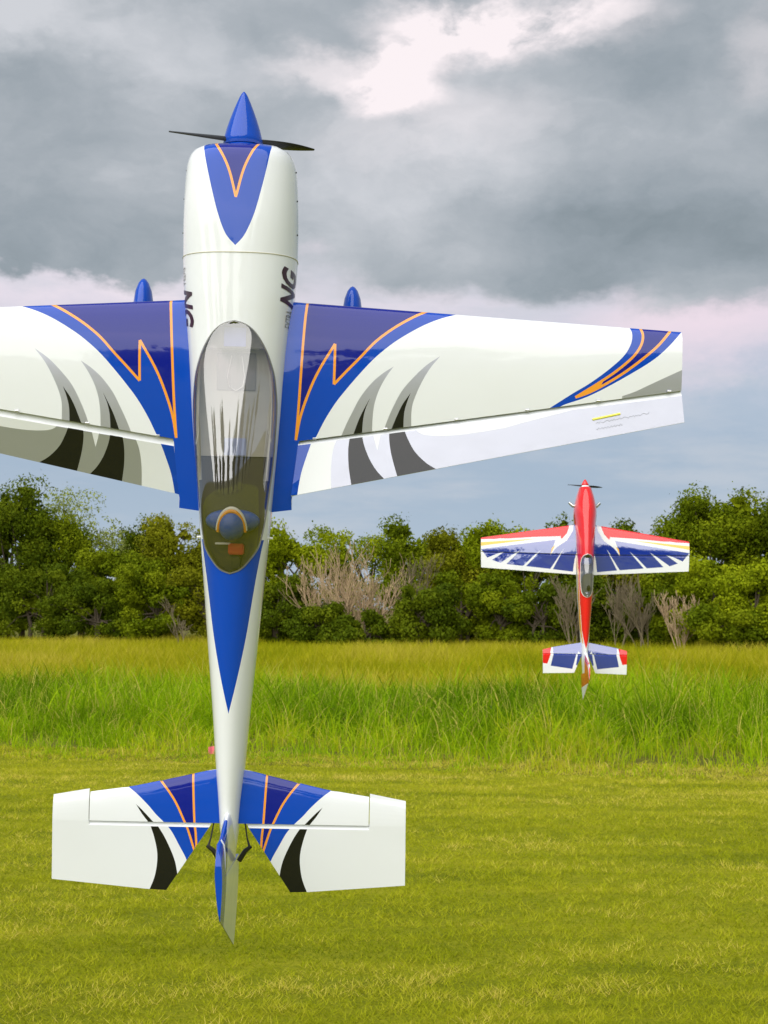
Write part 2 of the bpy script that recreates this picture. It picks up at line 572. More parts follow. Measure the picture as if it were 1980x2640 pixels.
def fus_maps(st, ang_scale=0.15):
    """st rows: v, half width, top w, bottom w, exponent; sorted by rising v"""
    A = np.array(sorted(st), float); fa, ft, fb, fn_ = (pchip(A[:, 0], A[:, i]) for i in range(1, 5))

    def todom(Q):
        a = fa(Q[:, 1]); n = fn_(Q[:, 1])
        ph = np.arcsin(np.clip(np.abs(Q[:, 0]) / a, 0, 1) ** (n / 2)) * np.sign(Q[:, 0])
        return np.stack([ph * ang_scale, Q[:, 1]], 1)

    def surf(Q):
        ph = Q[:, 0] / ang_scale; a = fa(Q[:, 1]); n = fn_(Q[:, 1]); t = ft(Q[:, 1]); b = fb(Q[:, 1])
        mid = b * 0.0 + 0.5 * (t + b)
        S, Cc = np.sin(ph), np.cos(ph)
        uu = a * np.sign(S) * np.abs(S) ** (2 / n)
        hh = np.where(Cc >= 0, t - mid, mid - b)
        return np.stack([uu, Q[:, 1], mid + hh * np.sign(Cc) * np.abs(Cc) ** (2 / n)], 1)

    def fromdom(Q):
        X = surf(Q); ph = Q[:, 0] / ang_scale
        return np.where((np.abs(ph) <= math.pi / 2)[:, None], X[:, :2], np.stack([np.sign(ph) * 9.0, Q[:, 1]], 1))
    return todom, fromdom, surf, fa, ft, fb


def fuselage(name, st, regions, mats, parent, v0, v1, hole=None, dv=0.02, dphi=R(6), ang_scale=0.15):
    todom, fromdom, surf, fa, ft, fb = fus_maps(st, ang_scale)
    ang = math.pi * ang_scale
    st_ = np.array([(p * ang_scale, v) for p in np.arange(-math.pi + dphi, math.pi - dphi / 2, dphi) for v in np.arange(v0 + dv / 2, v1, dv)])
    dom_out = dense([(-ang, v0), (ang, v0), (ang, v1), (-ang, v1)], 0.02)
    # painted() expects the outline in drawing space: pass domain through unchanged
    td = lambda Q: Q if (np.asarray(Q).shape == dom_out.shape and np.allclose(Q, dom_out)) else todom(np.asarray(Q))
    o = painted(name, dom_out, regions, st_, td, fromdom, surf, mats, parent, mirror_w=False, hole=hole)
    return o, surf, fa, ft, fb


def loft_caps(name, surf, v, mat, parent, ang_scale=0.15, inset=0.0, dirv=0.0):
    """flat end plate of a fuselage section"""
    ph = np.linspace(-math.pi, math.pi, 49)[:-1]
    P = surf(np.stack([ph * ang_scale, np.full(48, v)], 1)); P[:, 1] += dirv
    c = P.mean(axis=0); P = c + (P - c) * (1 - inset)
    me = bpy.data.meshes.new(name); me.from_pydata(P.tolist(), [], [list(range(48))]); me.update()
    return obj_from_mesh(name, me, parent, [mat])


def on_surface(name, polys, surf, off, mat, parent, todom, step=0.006):
    """thin raised vinyl cut to polygons lying on a curved surface (0.8 mm thick film edge)"""
    VV, FF = [], []
    for pl in polys:
        P = dense(pl, step)
        V = [Vector(map(float, p)) for p in P]
        lo, hi = P.min(0), P.max(0)
        gx = [(x, y) for x in np.arange(lo[0] + step / 2, hi[0], step) for y in np.arange(lo[1] + step / 2, hi[1], step)]
        if gx:
            gx = np.array(gx); gx = gx[wind(gx, P)]
            V += [Vector(map(float, p)) for p in gx]
        n = len(P)
        r = delaunay_2d_cdt(V, [(i, (i + 1) % n) for i in range(n)], [], 0, 1e-7, False)
        Q = np.array([[v.x, v.y] for v in r[0]]); F = np.array([f for f in r[2]])
        F = F[wind(Q[F].mean(1), P)]
        dm = todom(Q); X = surf(dm)
        e = 1e-3
        N = np.cross(surf(dm + [e, 0]) - surf(dm - [e, 0]), surf(dm + [0, e]) - surf(dm - [0, e])); N /= np.linalg.norm(N, axis=1)[:, None] + 1e-12
        if np.einsum('ij,ij->i', N, X * [1, 0, 1]).sum() < 0: N = -N
        o = len(VV); VV += (X + N * off).tolist(); FF += (F + o).tolist()
    me = bpy.data.meshes.new(name); me.from_pydata(VV, [], FF); me.update()
    bm = bmesh.new(); bm.from_mesh(me); bmesh.ops.recalc_face_normals(bm, faces=bm.faces); bm.to_mesh(me); bm.free()
    return obj_from_mesh(name, me, parent, [mat])


# ================================================================== GROUND
def ground_mat():
    m, t, out = new_mat('field_soil')
    p = t.node('ShaderNodeBsdfPrincipled'); c = t.node('ShaderNodeTexCoord')
    a = t.noise(c.outputs['Object'], 0.8, 6, 0.6).outputs['Fac']; b = t.noise(c.outputs['Object'], 14, 5, 0.7).outputs['Fac']
    t.put(p.inputs['Base Color'], t.mix(b, t.ramp(a, [(0.3, (0.12, 0.14, 0.006, 1)), (0.7, (0.24, 0.24, 0.012, 1))]), (0.10, 0.085, 0.03, 1)))
    p.inputs['Roughness'].default_value = 0.95; p.inputs['Specular IOR Level'].default_value = 0.1
    t.l.new(p.outputs[0], out.inputs[0]); return m


def lawn_mat():
    m, t, out = new_mat('mown_turf')
    p = t.node('ShaderNodeBsdfPrincipled'); c = t.node('ShaderNodeTexCoord')
    st = t.vmath('MULTIPLY', c.outputs['Object'], (0.35, 1.6, 1.0))
    a = t.noise(st, 1.1, 5, 0.6).outputs['Fac']; b = t.noise(c.outputs['Object'], 40, 6, 0.75).outputs['Fac']
    base = t.ramp(t.math('ADD', t.math('MULTIPLY', a, 0.5), t.math('MULTIPLY', b, 0.5)),
                  [(0.36, (0.12, 0.15, 0.003, 1)), (0.5, (0.26, 0.28, 0.004, 1)), (0.62, (0.40, 0.38, 0.015, 1))])
    t.put(p.inputs['Base Color'], base)
    p.inputs['Roughness'].default_value = 0.9; p.inputs['Specular IOR Level'].default_value = 0.15
    bp = t.node('ShaderNodeBump'); bp.inputs['Strength'].default_value = 0.8; bp.inputs['Distance'].default_value = 0.03
    t.put(bp.inputs['Height'], b); t.l.new(bp.outputs[0], p.inputs['Normal'])
    t.l.new(p.outputs[0], out.inputs[0]); return m


def sheet(name, pts, z, mat):
    me = bpy.data.meshes.new(name); me.from_pydata([(x, y, z) for x, y in pts], [], [list(range(len(pts)))]); me.update()
    return obj_from_mesh(name, me, None, [mat])


tag(sheet('ground', [(-1500, -1500), (1500, -1500), (1500, 1500), (-1500, 1500)], 0.0, ground_mat()), kind='structure')
EDGE_K = -0.296
edge_y = lambda x: 15.47 + EDGE_K * np.asarray(x, float)
tag(sheet('lawn', [(-60, -80), (30, -80), (30, 15.47 + EDGE_K * 30), (-60, 15.47 + EDGE_K * -60)], 0.004, lawn_mat()), kind='structure')

# ---- value noise for placing and tinting grass
_rng = np.random.default_rng(7)
_lat = _rng.random((256, 256))


def vnoise(x, y):
    xi = np.floor(x).astype(int); yi = np.floor(y).astype(int); fx = x - xi; fy = y - yi
    fx = fx * fx * (3 - 2 * fx); fy = fy * fy * (3 - 2 * fy)
    g = lambda i, j: _lat[i % 256, j % 256]
    return (g(xi, yi) * (1 - fx) + g(xi + 1, yi) * fx) * (1 - fy) + (g(xi, yi + 1) * (1 - fx) + g(xi + 1, yi + 1) * fx) * fy


def fbm(x, y, o=4):
    s = 0; a = 0.5; tot = 0
    for k in range(o):
        s = s + a * vnoise(x * 2 ** k + 17.3 * k, y * 2 ** k + 5.1 * k); tot += a; a *= 0.55
    return s / tot


def blades(name, x, y, h, lean, width, tint, segs, mat, rng, droop=0.5, face_cam=0.6):
    """many grass blades in one mesh; each blade a tapering bent strip"""
    n = len(x)
    az = rng.uniform(0, 2 * np.pi, n)                     # lean direction
    fa = rng.uniform(0, 2 * np.pi, n)                     # blade facing
    dx, dy = np.cos(az), np.sin(az); wx, wy = np.cos(fa), np.sin(fa)
    rows = []
    for k in range(segs + 1):
        t = k / segs
        off = lean * h * (t ** 2); z = h * (t - droop * lean * t ** 2.5 * 0.6)
        ww = width * (1 - t) ** 0.7 * (0.55 + 0.9 * t if t < 0.5 else 1.0) * 0.5
        c = np.stack([x + dx * off, y + dy * off, z], 1); s = np.stack([wx * ww, wy * ww, np.zeros(n)], 1)
        if k < segs:
            rows += [c - s, c + s]
        else:
            rows += [c]
    per = 2 * segs + 1
    V = np.stack(rows, 1).reshape(-1, 3)
    F = []
    for k in range(segs - 1):
        a = 2 * k
        F += [(a, a + 1, a + 3), (a, a + 3, a + 2)]
    a = 2 * (segs - 1); F += [(a, a + 1, a + 2)]
    F = (np.array(F)[None] + (np.arange(n) * per)[:, None, None]).reshape(-1, 3)
    me = mesh_np(name, V, F, smooth=True)
    at = me.attributes.new('tint', 'FLOAT', 'POINT')
    at.data.foreach_set('value', np.repeat(tint, per).astype(np.float32))
    return obj_from_mesh(name, me, None, [mat])


def leafy(name, stops, trans=0.35, rough=0.6, spec=0.04):
    m, t, out = new_mat(name)
    at = t.node('ShaderNodeAttribute'); at.attribute_name = 'tint'
    c = t.ramp(at.outputs['Fac'], stops)
    p = t.node('ShaderNodeBsdfPrincipled'); t.put(p.inputs['Base Color'], c)
    p.inputs['Roughness'].default_value = rough; p.inputs['Specular IOR Level'].default_value = spec
    tr = t.node('ShaderNodeBsdfTranslucent'); t.put(tr.inputs[0], c)
    mx = t.node('ShaderNodeMixShader'); mx.inputs[0].default_value = trans
    t.l.new(p.outputs[0], mx.inputs[1]); t.l.new(tr.outputs[0], mx.inputs[2]); t.l.new(mx.outputs[0], out.inputs[0])
    return m


rng = np.random.default_rng(11)
# ---- mown lawn
M_LAWN = leafy('lawn_blades', [(0.0, (0.12, 0.16, 0.004, 1)), (0.4, (0.32, 0.36, 0.008, 1)), (0.7, (0.49, 0.49, 0.022, 1)), (1.0, (0.72, 0.60, 0.12, 1))], 0.3)
N = 430000
yy = 4.6 + 14.2 * rng.random(N) ** 1.25
xx = (rng.random(N) * 2 - 1) * (0.27 * yy + 0.9)
k = yy < edge_y(xx) + 1.3
xx, yy = xx[k], yy[k]
clump = fbm(xx * 9, yy * 9, 3); band = fbm(xx * 0.30 + 3, yy * 1.5, 4); fine = rng.random(len(xx))
k = fine < 0.35 + 1.3 * clump
xx, yy, clump, band = xx[k], yy[k], clump[k], band[k]; fine = rng.random(len(xx))
tint = np.clip(0.12 + 0.60 * (band - 0.25) + 0.75 * (clump - 0.35) + 0.40 * (fine - 0.35), 0, 1)
tint = np.clip(tint + 0.26 * np.clip((yy - edge_y(xx) + 3.6) / 2.6, 0, 1) * fbm(xx * 0.7 + 3, yy * 3.0, 3) * 1.5, 0, 1)
hay = (fbm(xx * 0.9 + 40, yy * 2.6 + 9, 4) > 0.60) & (rng.random(len(xx)) < 0.32)
tint = np.where(hay, np.clip(tint + 0.35, 0, 1), tint)
hgt = (0.012 + 0.05 * clump ** 1.6 + 0.018 * rng.random(len(xx)) ** 2)
o = blades('mown_grass', xx, yy, hgt, 0.5 + 1.1 * rng.random(len(xx)), 0.0052 + 0.0004 * yy, tint, 1, M_LAWN, rng)
tag(o, 'short mown yellow-green grass of the lawn in the foreground', 'grass', 'stuff')

# ---- tall lush grass beyond the mown edge
M_TALL = leafy('tall_blades', [(0.0, (0.08, 0.17, 0.002, 1)), (0.3, (0.24, 0.40, 0.004, 1)), (0.55, (0.40, 0.56, 0.010, 1)), (0.78, (0.54, 0.54, 0.015, 1)), (1.0, (0.70, 0.58, 0.14, 1))], 0.4)
# clumps: every clump has its own height, colour and lean so the mass breaks up
NC = 7000
cx_ = (rng.random(NC) * 2 - 1) * 10.0
cd = rng.random(NC) ** 1.05 * 15.5
cy_ = edge_y(cx_) + 0.05 + cd + 0.7 * (vnoise(cx_ * 1.1, cx_ * 0 + 4) - 0.5)
k = np.abs(cx_) < 0.27 * cy_ + 1.2
cx_, cy_, cd = cx_[k], cy_[k], cd[k]; NC = len(cx_)
c_e = fbm(cx_ * 0.35 + 50, cy_ * 0.2 + 2, 3)
c_l = np.clip((cd - 1.0) / 3.2, 0, 1) * np.clip((20 - 11 * c_e - cd) / 4.0, 0, 1)
c_p = fbm(cx_ * 0.5 + 20, cy_ * 0.32, 4); c_q = fbm(cx_ * 1.7 + 3, cy_ * 1.3 + 8, 3)
c_h = (0.07 + 0.30 * np.clip(cd / 2.2, 0, 1) + 0.45 * c_l) * (0.55 + 0.75 * c_p) * (0.7 + 0.6 * rng.random(NC))
c_t = 0.62 - 0.38 * c_l + 0.9 * (c_p - 0.5) + 0.5 * (c_q - 0.5) + 0.30 * (rng.random(NC) - 0.5)
c_broad = (rng.random(NC) < 0.45) * c_l
c_az = rng.uniform(0, 2 * np.pi, NC)
PER = 17
ii = np.repeat(np.arange(NC), PER); nb = len(ii)
sp_ = rng.normal(size=(nb, 2)) * (0.07 + 0.05 * c_broad[ii])[:, None]
xx = cx_[ii] + sp_[:, 0]; yy = cy_[ii] + sp_[:, 1]
hgt = np.maximum(c_h[ii] * (0.5 + 0.6 * rng.random(nb)), 0.03)
tint = np.clip(c_t[ii] + 0.34 * (rng.random(nb) - 0.45), 0, 1)
tint = np.where(rng.random(nb) < 0.05, 0.97, tint)
wid = 0.007 + 0.006 * rng.random(nb) + 0.022 * c_broad[ii] * rng.random(nb)
lean_ = 0.2 + 1.25 * rng.random(nb) ** 1.2
stalk = rng.random(nb) < 0.03
hgt = np.where(stalk, hgt * 1.3, hgt); tint = np.where(stalk, 0.9 + 0.1 * rng.random(nb), tint); wid = np.where(stalk, 0.006, wid); lean_ = np.where(stalk, 0.15 + 0.3 * rng.random(nb), lean_)
o = blades('tall_grass', xx, yy, hgt, lean_, wid, tint, 4, M_TALL, rng, droop=0.9)
tag(o, 'lush tall green grass and weeds beyond the mown edge', 'grass', 'stuff')

# ---- yellowing meadow up to the trees
M_MEAD = leafy('meadow_blades', [(0.0, (0.17, 0.24, 0.004, 1)), (0.5, (0.42, 0.40, 0.008, 1)), (1.0, (0.64, 0.52, 0.09, 1))], 0.35)
N = 150000
yy = 22 + 47 * rng.random(N) ** 1.05
xx = (rng.random(N) * 2 - 1) * (0.27 * yy + 3)
k = yy > edge_y(xx) + 9.0 + 4.0 * fbm(xx * 0.5, yy * 0.3, 3)
xx, yy = xx[k], yy[k]
patch = fbm(xx * 0.25 + 7, yy * 0.12, 4)
hgt = (0.38 + 0.35 * patch) * (0.7 + 0.5 * rng.random(len(xx)))
tint = np.clip(0.5 + 0.9 * (patch - 0.5) + 0.5 * (rng.random(len(xx)) - 0.5), 0, 1)
o = blades('meadow_grass', xx, yy, hgt, 0.2 + 0.5 * rng.random(len(xx)), 0.014 + 0.014 * rng.random(len(xx)), tint, 2, M_MEAD, rng)
tag(o, 'yellowing meadow grass in front of the tree line', 'grass', 'stuff')


# ================================================================== TREES
LEAFM = {
    'dark': leafy('dark_leaves', [(0.0, (0.019, 0.038, 0.0020, 1)), (0.5, (0.076, 0.112, 0.0040, 1)), (1.0, (0.183, 0.213, 0.0069, 1))], 0.22),
    'mid': leafy('mid_leaves', [(0.0, (0.030, 0.056, 0.0020, 1)), (0.5, (0.123, 0.168, 0.0040, 1)), (1.0, (0.280, 0.315, 0.0089, 1))], 0.25),
    'olive': leafy('olive_leaves', [(0.0, (0.049, 0.058, 0.0030, 1)), (0.5, (0.172, 0.185, 0.0059, 1)), (1.0, (0.354, 0.337, 0.0178, 1))], 0.25),
    'bright': leafy('bright_leaves', [(0.0, (0.054, 0.084, 0.0020, 1)), (0.5, (0.204, 0.259, 0.0049, 1)), (1.0, (0.398, 0.438, 0.0119, 1))], 0.28),
    'pale': leafy('pale_leaves', [(0.0, (0.118, 0.157, 0.0297, 1)), (0.5, (0.280, 0.326, 0.0693, 1)), (1.0, (0.452, 0.494, 0.1485, 1))], 0.3),
}
BARK = plain('bark', (0.10, 0.08, 0.055), 0.9, spec=0.1)
DEADWOOD = plain('dead_wood', (0.46, 0.335, 0.20), 0.9, spec=0.1)
GREYWOOD = plain('grey_dead_wood', (0.19, 0.155, 0.095), 0.9, spec=0.1)


def tree_at(px, ytop, wpx, D, kind, label, name='leafy_tree', leaves=6500, leaf=0.118, bottom=0.0, seed=0, open_=0.0, group='trees of the tree line', cat='tree', depth=1.0):
    r = np.random.default_rng(1000 + seed)
    X = (px - 990) / FPX * D; H = CAM_H + (1570 - ytop) / FPX * D; Rx = wpx / 2 / FPX * D
    root = bpy.data.objects.new(name, None); col.objects.link(root); root.location = (X, D, 0)
    tag(root, label, cat, group=group)
    # clusters on a lumpy shell
    leaves = int(leaves * 2.3); wpx = wpx * 1.12
    K = max(18, int(24 * Rx * H / 4))
    zc = bottom + (H - bottom) * 0.5; hz = (H - bottom) * 0.5
    cs = []
    ph0 = r.uniform(0, 6.28, 4)
    while len(cs) < K:
        v = r.normal(size=3); v /= np.linalg.norm(v)
        if v[1] > 0.55: continue
        a = math.atan2(v[2], v[0])
        lump = 1 + 0.16 * math.sin(3 * a + ph0[0]) + 0.10 * math.sin(5 * a + ph0[1]) + 0.08 * math.sin(8 * a + ph0[2])
        rad = r.uniform(0.45, 0.92) * lump
        sq = lambda q: math.copysign(abs(q) ** 0.75, q)
        cs.append((sq(v[0]) * Rx * rad, v[1] * Rx * 0.9 * depth * rad, zc + sq(v[2]) * hz * rad))
    cs = np.array(cs); cs[:, 2] = np.clip(cs[:, 2], 0.25, H - 0.15)
    cr = r.uniform(0.24, 0.60, K) * (0.65 + 0.12 * H)
    wts = cr ** 2; ci = r.choice(K, leaves, p=wts / wts.sum())
    v = r.normal(size=(leaves, 3)); v /= np.linalg.norm(v, axis=1)[:, None]
    rad = cr[ci] * (0.55 + 0.5 * r.random(leaves)) * (1 + 0.35 * (r.random(leaves) < 0.03))
    v2 = v * [1.0, 1.0, 0.72]
    P = cs[ci] + v2 * rad[:, None]
    P[:, 2] = np.maximum(P[:, 2], 0.05)
    # spiky top sprigs
    sp = r.random(leaves) < 0.05
    P[sp, 2] += r.random(sp.sum()) * 0.30
    if open_ > 0:
        keep = (np.sin(P[:, 0] * 3.1 + ph0[0]) + np.sin(P[:, 2] * 3.7 + ph0[1]) + np.sin(P[:, 0] * 7 + P[:, 2] * 5)) > -3 + 3.2 * open_
        P, v, ci = P[keep], v[keep], ci[keep]
    n = len(P)
    # leaf quads; some broad inner leaves close the crown
    nor = v + r.normal(size=(n, 3)) * 0.6; nor /= np.linalg.norm(nor, axis=1)[:, None]
    tng = np.cross(nor, r.normal(size=(n, 3))); tng /= np.linalg.norm(tng, axis=1)[:, None]; bit = np.cross(nor, tng)
    sz = leaf * (0.5 + 0.7 * r.random(n))
    if open_ < 0.15:
        inner = r.random(n) < 0.18
        cc = np.array([0, 0, zc]); P[inner] = cc + (P[inner] - cc) * [0.8, 0.35, 0.86] + [0, 0.3, 0]; sz[inner] *= 3.4
    q = [P - tng * sz[:, None] * 0.6, P + bit * sz[:, None] * 0.36, P + tng * sz[:, None] * 0.6, P - bit * sz[:, None] * 0.36]
    V = np.stack(q, 1).reshape(-1, 3); V[:, 2] = np.maximum(V[:, 2], 0.01); F = np.arange(n * 4).reshape(-1, 4)
    me = mesh_np('crown', V, F, smooth=False)
    ctint = r.random(K)
    tint = np.clip(0.26 + 0.36 * ctint[ci] + 0.22 * r.random(n), 0, 1)
    me.attributes.new('tint', 'FLOAT', 'POINT').data.foreach_set('value', np.repeat(tint, 4).astype(np.float32))
    obj_from_mesh('crown', me, root, [LEAFM[kind]])
    # trunk and limbs
    paths = []
    for s_ in range(1 if wpx < 160 else 2):
        bx = r.uniform(-0.25, 0.25) * Rx
        top = np.array([bx + r.uniform(-0.2, 0.2) * Rx, 0.1, H * 0.72])
        pts = [np.array([bx, 0, -0.05]), np.array([bx * 1.1 + r.uniform(-.1, .1), 0.0, H * 0.25]), (np.array([bx, 0, H * 0.5]) + top * [1, 1, 0]) * [0.5, 1, 1], top]
        paths.append((pts, [0.05 * H ** 0.5 * 1.1, 0.045 * H ** 0.5, 0.03 * H ** 0.5, 0.012]))
        for j in r.choice(K, min(K, 7), replace=False):
            t = r.uniform(0.25, 0.8); st = pts[1] * (1 - t) + pts[2] * t; en = cs[j]
            mid = (st + en) / 2 + [0, 0, 0.15]
            paths.append(([st, mid, en], [0.025 * H ** 0.5, 0.016 * H ** 0.5, 0.005]))
    tubes('trunk', paths, BARK, root, 6)
    return root


def bare_shrub(px, ytop, wpx, D, label, seed, mat, nstem=7, tilt=0.0, name='bare_shrub', base_px=0, twig=1.0):
    r = random.Random(seed)
    X = (px - 990) / FPX * D; H = CAM_H + (1570 - ytop) / FPX * D; W = wpx / FPX * D
    root = bpy.data.objects.new(name, None); col.objects.link(root); root.location = (X, D, 0)
    tag(root, label, 'shrub', group='bare shrubs in the tree line')
    stems, twigs = [], []

    def grow(p, d, L, rad, depth, store):
        pts = [p]; q = p.copy(); dd = d.copy()
        for i in range(4):
            dd = (dd + np.array([r.uniform(-.16, .16), r.uniform(-.12, .12), r.uniform(0.0, .16)])); dd /= np.linalg.norm(dd)
            q = q + dd * L / 4; pts.append(q.copy())
        store.append((pts, [rad * (1 - 0.16 * i) for i in range(5)]))
        if depth == 0: return
        for i in range(r.randint(3, 5)):
            a = pts[r.randint(1, 4)]
            nd = dd + np.array([r.uniform(-.55, .55), r.uniform(-.4, .4), r.uniform(0.1, .5)]); nd /= np.linalg.norm(nd)
            grow(a, nd, L * r.uniform(.5, .72), rad * 0.55, depth - 1, twigs)
    for i in range(nstem):
        f = (i + 0.5) / nstem - 0.5
        d = np.array([f * W / H * 1.1 + tilt + r.uniform(-.1, .1), r.uniform(-.2, .2), 1.0]); d /= np.linalg.norm(d)
        grow(np.array([f * W * 0.35 + base_px / FPX * D, r.uniform(-.2, .2), 0.0]), d, H * r.uniform(.5, .62), 0.032 * r.uniform(.7, 1.2), 3, stems)
    zmax = max(q[2] for p_, _ in stems + twigs for q in p_); kz = H / zmax
    for st_ in (stems, twigs):
        for p_, _ in st_:
            for q in p_: q *= 1.0
    stems = [([q * [1, 1, kz] for q in p_], rr) for p_, rr in stems]; twigs = [([q * [1, 1, kz] for q in p_], rr) for p_, rr in twigs]
    tubes('stem', stems, mat, root, 6)
    tubes('twigs', [(p, [max(q * twig, 0.009) for q in rr]) for p, rr in twigs], mat, root, 3)
    return root


TREES = [
    # px, ytop, wpx, extra depth, kind, leaves, open, label
    (-110, 1250, 330, 2, 'dark', 6500, 0, 'tall dark green tree cut off by the left edge'),
    (45, 1243, 300, 1, 'dark', 8500, 0.04, 'tallest dark tree at the far left of the tree line'),
    (205, 1252, 210, 6, 'pale', 4200, 0.42, 'pale feathery tree rising behind the dark trees at the left'),
    (150, 1310, 230, 2, 'mid', 6500, 0, 'full green tree below the pale feathery crown at the left'),
    (300, 1385, 260, 0, 'mid', 7000, 0, 'rounded green tree under the left aileron of the blue airplane'),
    (372, 1318, 150, 16, 'dark', 4500, 0, 'small round dark tree peeping over the hedge, left of the canopy'),
    (455, 1335, 220, 3, 'olive', 6500, 0.08, 'olive tree just left of the blue airplane fuselage'),
    (600, 1330, 220, 4, 'olive', 6000, 0.05, 'olive tree mostly hidden by the blue airplane fuselage'),
    (765, 1342, 260, 4, 'bright', 7000, 0.05, 'bright green tree just right of the blue airplane fuselage'),
    (935, 1335, 230, 6, 'bright', 6000, 0.20, 'feathery yellow-green tree behind the bare pink-brown shrubs'),
    (1075, 1345, 190, 5, 'mid', 5500, 0.10, 'mid green tree right of the bare shrubs, seen above their tips'),
    (1165, 1375, 190, 2, 'olive', 5500, 0, 'low olive tree between the bare shrubs and the red airplane wing'),
    (1262, 1318, 200, 3, 'bright', 6500, 0.08, 'bright tree with spiky top behind the left wing tip of the red airplane'),
    (1375, 1400, 240, 2, 'mid', 6500, 0, 'green tree below the left wing of the red airplane'),
    (1475, 1322, 170, 12, 'dark', 4800, 0.05, 'dark far tree right behind the nose of the red airplane'),
    (1575, 1390, 180, 4, 'olive', 5500, 0, 'olive tree behind the right wing root of the red airplane'),
    (1645, 1345, 130, 9, 'dark', 4200, 0.1, 'small dark tree peeking over the right wing of the red airplane'),
    (1830, 1262, 300, 3, 'mid', 9500, 0.14, 'large tree with sky gaps right of the red airplane'),
    (1950, 1256, 280, 4, 'mid', 9000, 0.12, 'large tree with sky gaps cut by the right edge'),
    (2090, 1290, 260, 3, 'dark', 6000, 0, 'dark tree just beyond the right edge of the big gappy trees'),
]
BUSHES = [
    (-60, 1420, 300, 0, 'dark', 4800, 'dark bush at the foot of the leftmost trees'),
    (110, 1440, 290, -1, 'dark', 5200, 'dark low bush below the tallest tree at the left'),
    (235, 1500, 230, -2, 'dark', 4200, 'dark bush left of the small pale dead branch'),
    (395, 1470, 230, -1, 'mid', 4800, 'green bush behind the small pale dead branch'),
    (520, 1460, 170, 0, 'olive', 3800, 'brownish olive bush against the left side of the fuselage'),
    (720, 1480, 210, -1, 'dark', 4600, 'dark green bush against the right side of the fuselage'),
    (820, 1545, 150, -4.0, 'dark', 3200, 'low dark bush in front of the twisted grey dead limbs'),
    (945, 1575, 170, -4.2, 'dark', 3000, 'low dark green bush at the foot of the largest bare shrub'),
    (1095, 1500, 190, -3.2, 'dark', 4400, 'dark bush just right of the bare shrubs'),
    (1190, 1440, 170, 0, 'mid', 4200, 'green bush left of the red airplane wing tip'),
    (1290, 1480, 200, -1, 'mid', 4600, 'green bush below the left wing tip of the red airplane'),
    (1400, 1500, 170, -1, 'dark', 4000, 'dark bush left of the red airplane canopy'),
    (1500, 1470, 150, 1, 'dark', 3500, 'dark shady bush behind the red airplane tail cone'),
    (1640, 1500, 190, 1, 'dark', 4200, 'dark bush behind the bare saplings at the right'),
    (1730, 1470, 130, 0, 'mid', 3200, 'green bush right of the bare saplings'),
    (1840, 1432, 230, -1, 'bright', 5600, 'bright yellow-green bush below the large gappy tree'),
    (1960, 1440, 220, -2, 'bright', 5600, 'bright yellow-green bush at the right edge'),
    (1880, 1530, 220, -3, 'mid', 4600, 'low green bush at the foot of the bright bushes'),
    (2090, 1450, 240, -2, 'mid', 4600, 'green bush just past the right edge'),
]
DTREE = lambda px: 66 - 13.5 * px / 1980
for i, (px, yt_, wp, ex, kind, nl, op, lab) in enumerate(TREES):
    tree_at(px, yt_, wp, DTREE(px) + ex + 2.0, kind, lab, leaves=nl, seed=i, open_=op, bottom=0.3)
for i, (px, yt_, wp, ex, kind, nl, lab) in enumerate(BUSHES):
    tree_at(px, yt_, wp, DTREE(px) + ex, kind, lab, name='leafy_bush', leaves=nl, seed=100 + i, cat='bush', group='bushes at the foot of the trees', leaf=0.108)
bare_shrub(835, 1398, 130, DTREE(835) - 2.6, 'pinkish-brown bare shrub with dense upright twigs, left of the pair', 1, DEADWOOD, 9, base_px=25, twig=1.35)
bare_shrub(965, 1396, 180, DTREE(965) - 2.8, 'largest pale bare shrub with thick leaning stems', 2, DEADWOOD, 11, tilt=0.12, base_px=-30, twig=1.35)
bare_shrub(1090, 1425, 60, DTREE(1090) - 1.2, 'small thin bare sapling right of the bare shrubs', 3, GREYWOOD, 3)
bare_shrub(845, 1540, 110, DTREE(845) - 3.2, 'low grey twisted dead branches under the bare shrubs', 4, GREYWOOD, 5)
bare_shrub(470, 1535, 60, DTREE(470) - 3.2, 'small pale dead branch standing left of the fuselage', 5, GREYWOOD, 2, tilt=-0.25)
bare_shrub(1595, 1478, 80, DTREE(1595) - 1.5, 'slim grey bare sapling just right of the red airplane', 6, GREYWOOD, 3)
bare_shrub(1655, 1480, 90, DTREE(1655) - 1.4, 'tan bare sapling in the middle below the red airplane right wing', 7, GREYWOOD, 4)
bare_shrub(1755, 1520, 60, DTREE(1755) - 2.4, 'brown bare twiggy bush below the right wing tip of the red airplane', 8, DEADWOOD, 6)
bare_shrub(1475, 1480, 50, DTREE(1475) - 1.8, 'grey bare stems left of the red airplane tail cone', 9, GREYWOOD, 4)

# a row of the same kind of trees stands behind the photographer and shows in the glossy film and the canopy
src = [o for o in col.objects if o.name.startswith('leafy_tree') and o.parent is None]
for i, (bx, by, bs, k_) in enumerate([(-44, -36, 1.2, 1), (-34, -33, 1.35, 3), (-25, -35, 1.1, 4), (-16, -32, 1.3, 17), (-7, -34, 1.2, 6), (2, -33, 1.4, 8), (11, -35, 1.15, 1), (20, -33, 1.3, 12), (30, -36, 1.2, 3), (41, -34, 1.35, 17)]):
    o = src[k_]; c_ = o.copy(); col.objects.link(c_)
    c_.location = (bx, by, 0); c_.rotation_euler = (0, 0, math.pi); c_.scale = (bs, bs, bs)
    c_['label'] = 'tree behind the photographer, seen only as a dark reflection in glossy film'; c_['group'] = 'trees behind the photographer'
    for ch in o.children:
        d_ = ch.copy(); col.objects.link(d_); d_.parent = c_

# ================================================================== BLUE AND WHITE AIRPLANE
TH = 0.0195; U1 = 4.0 / FPX


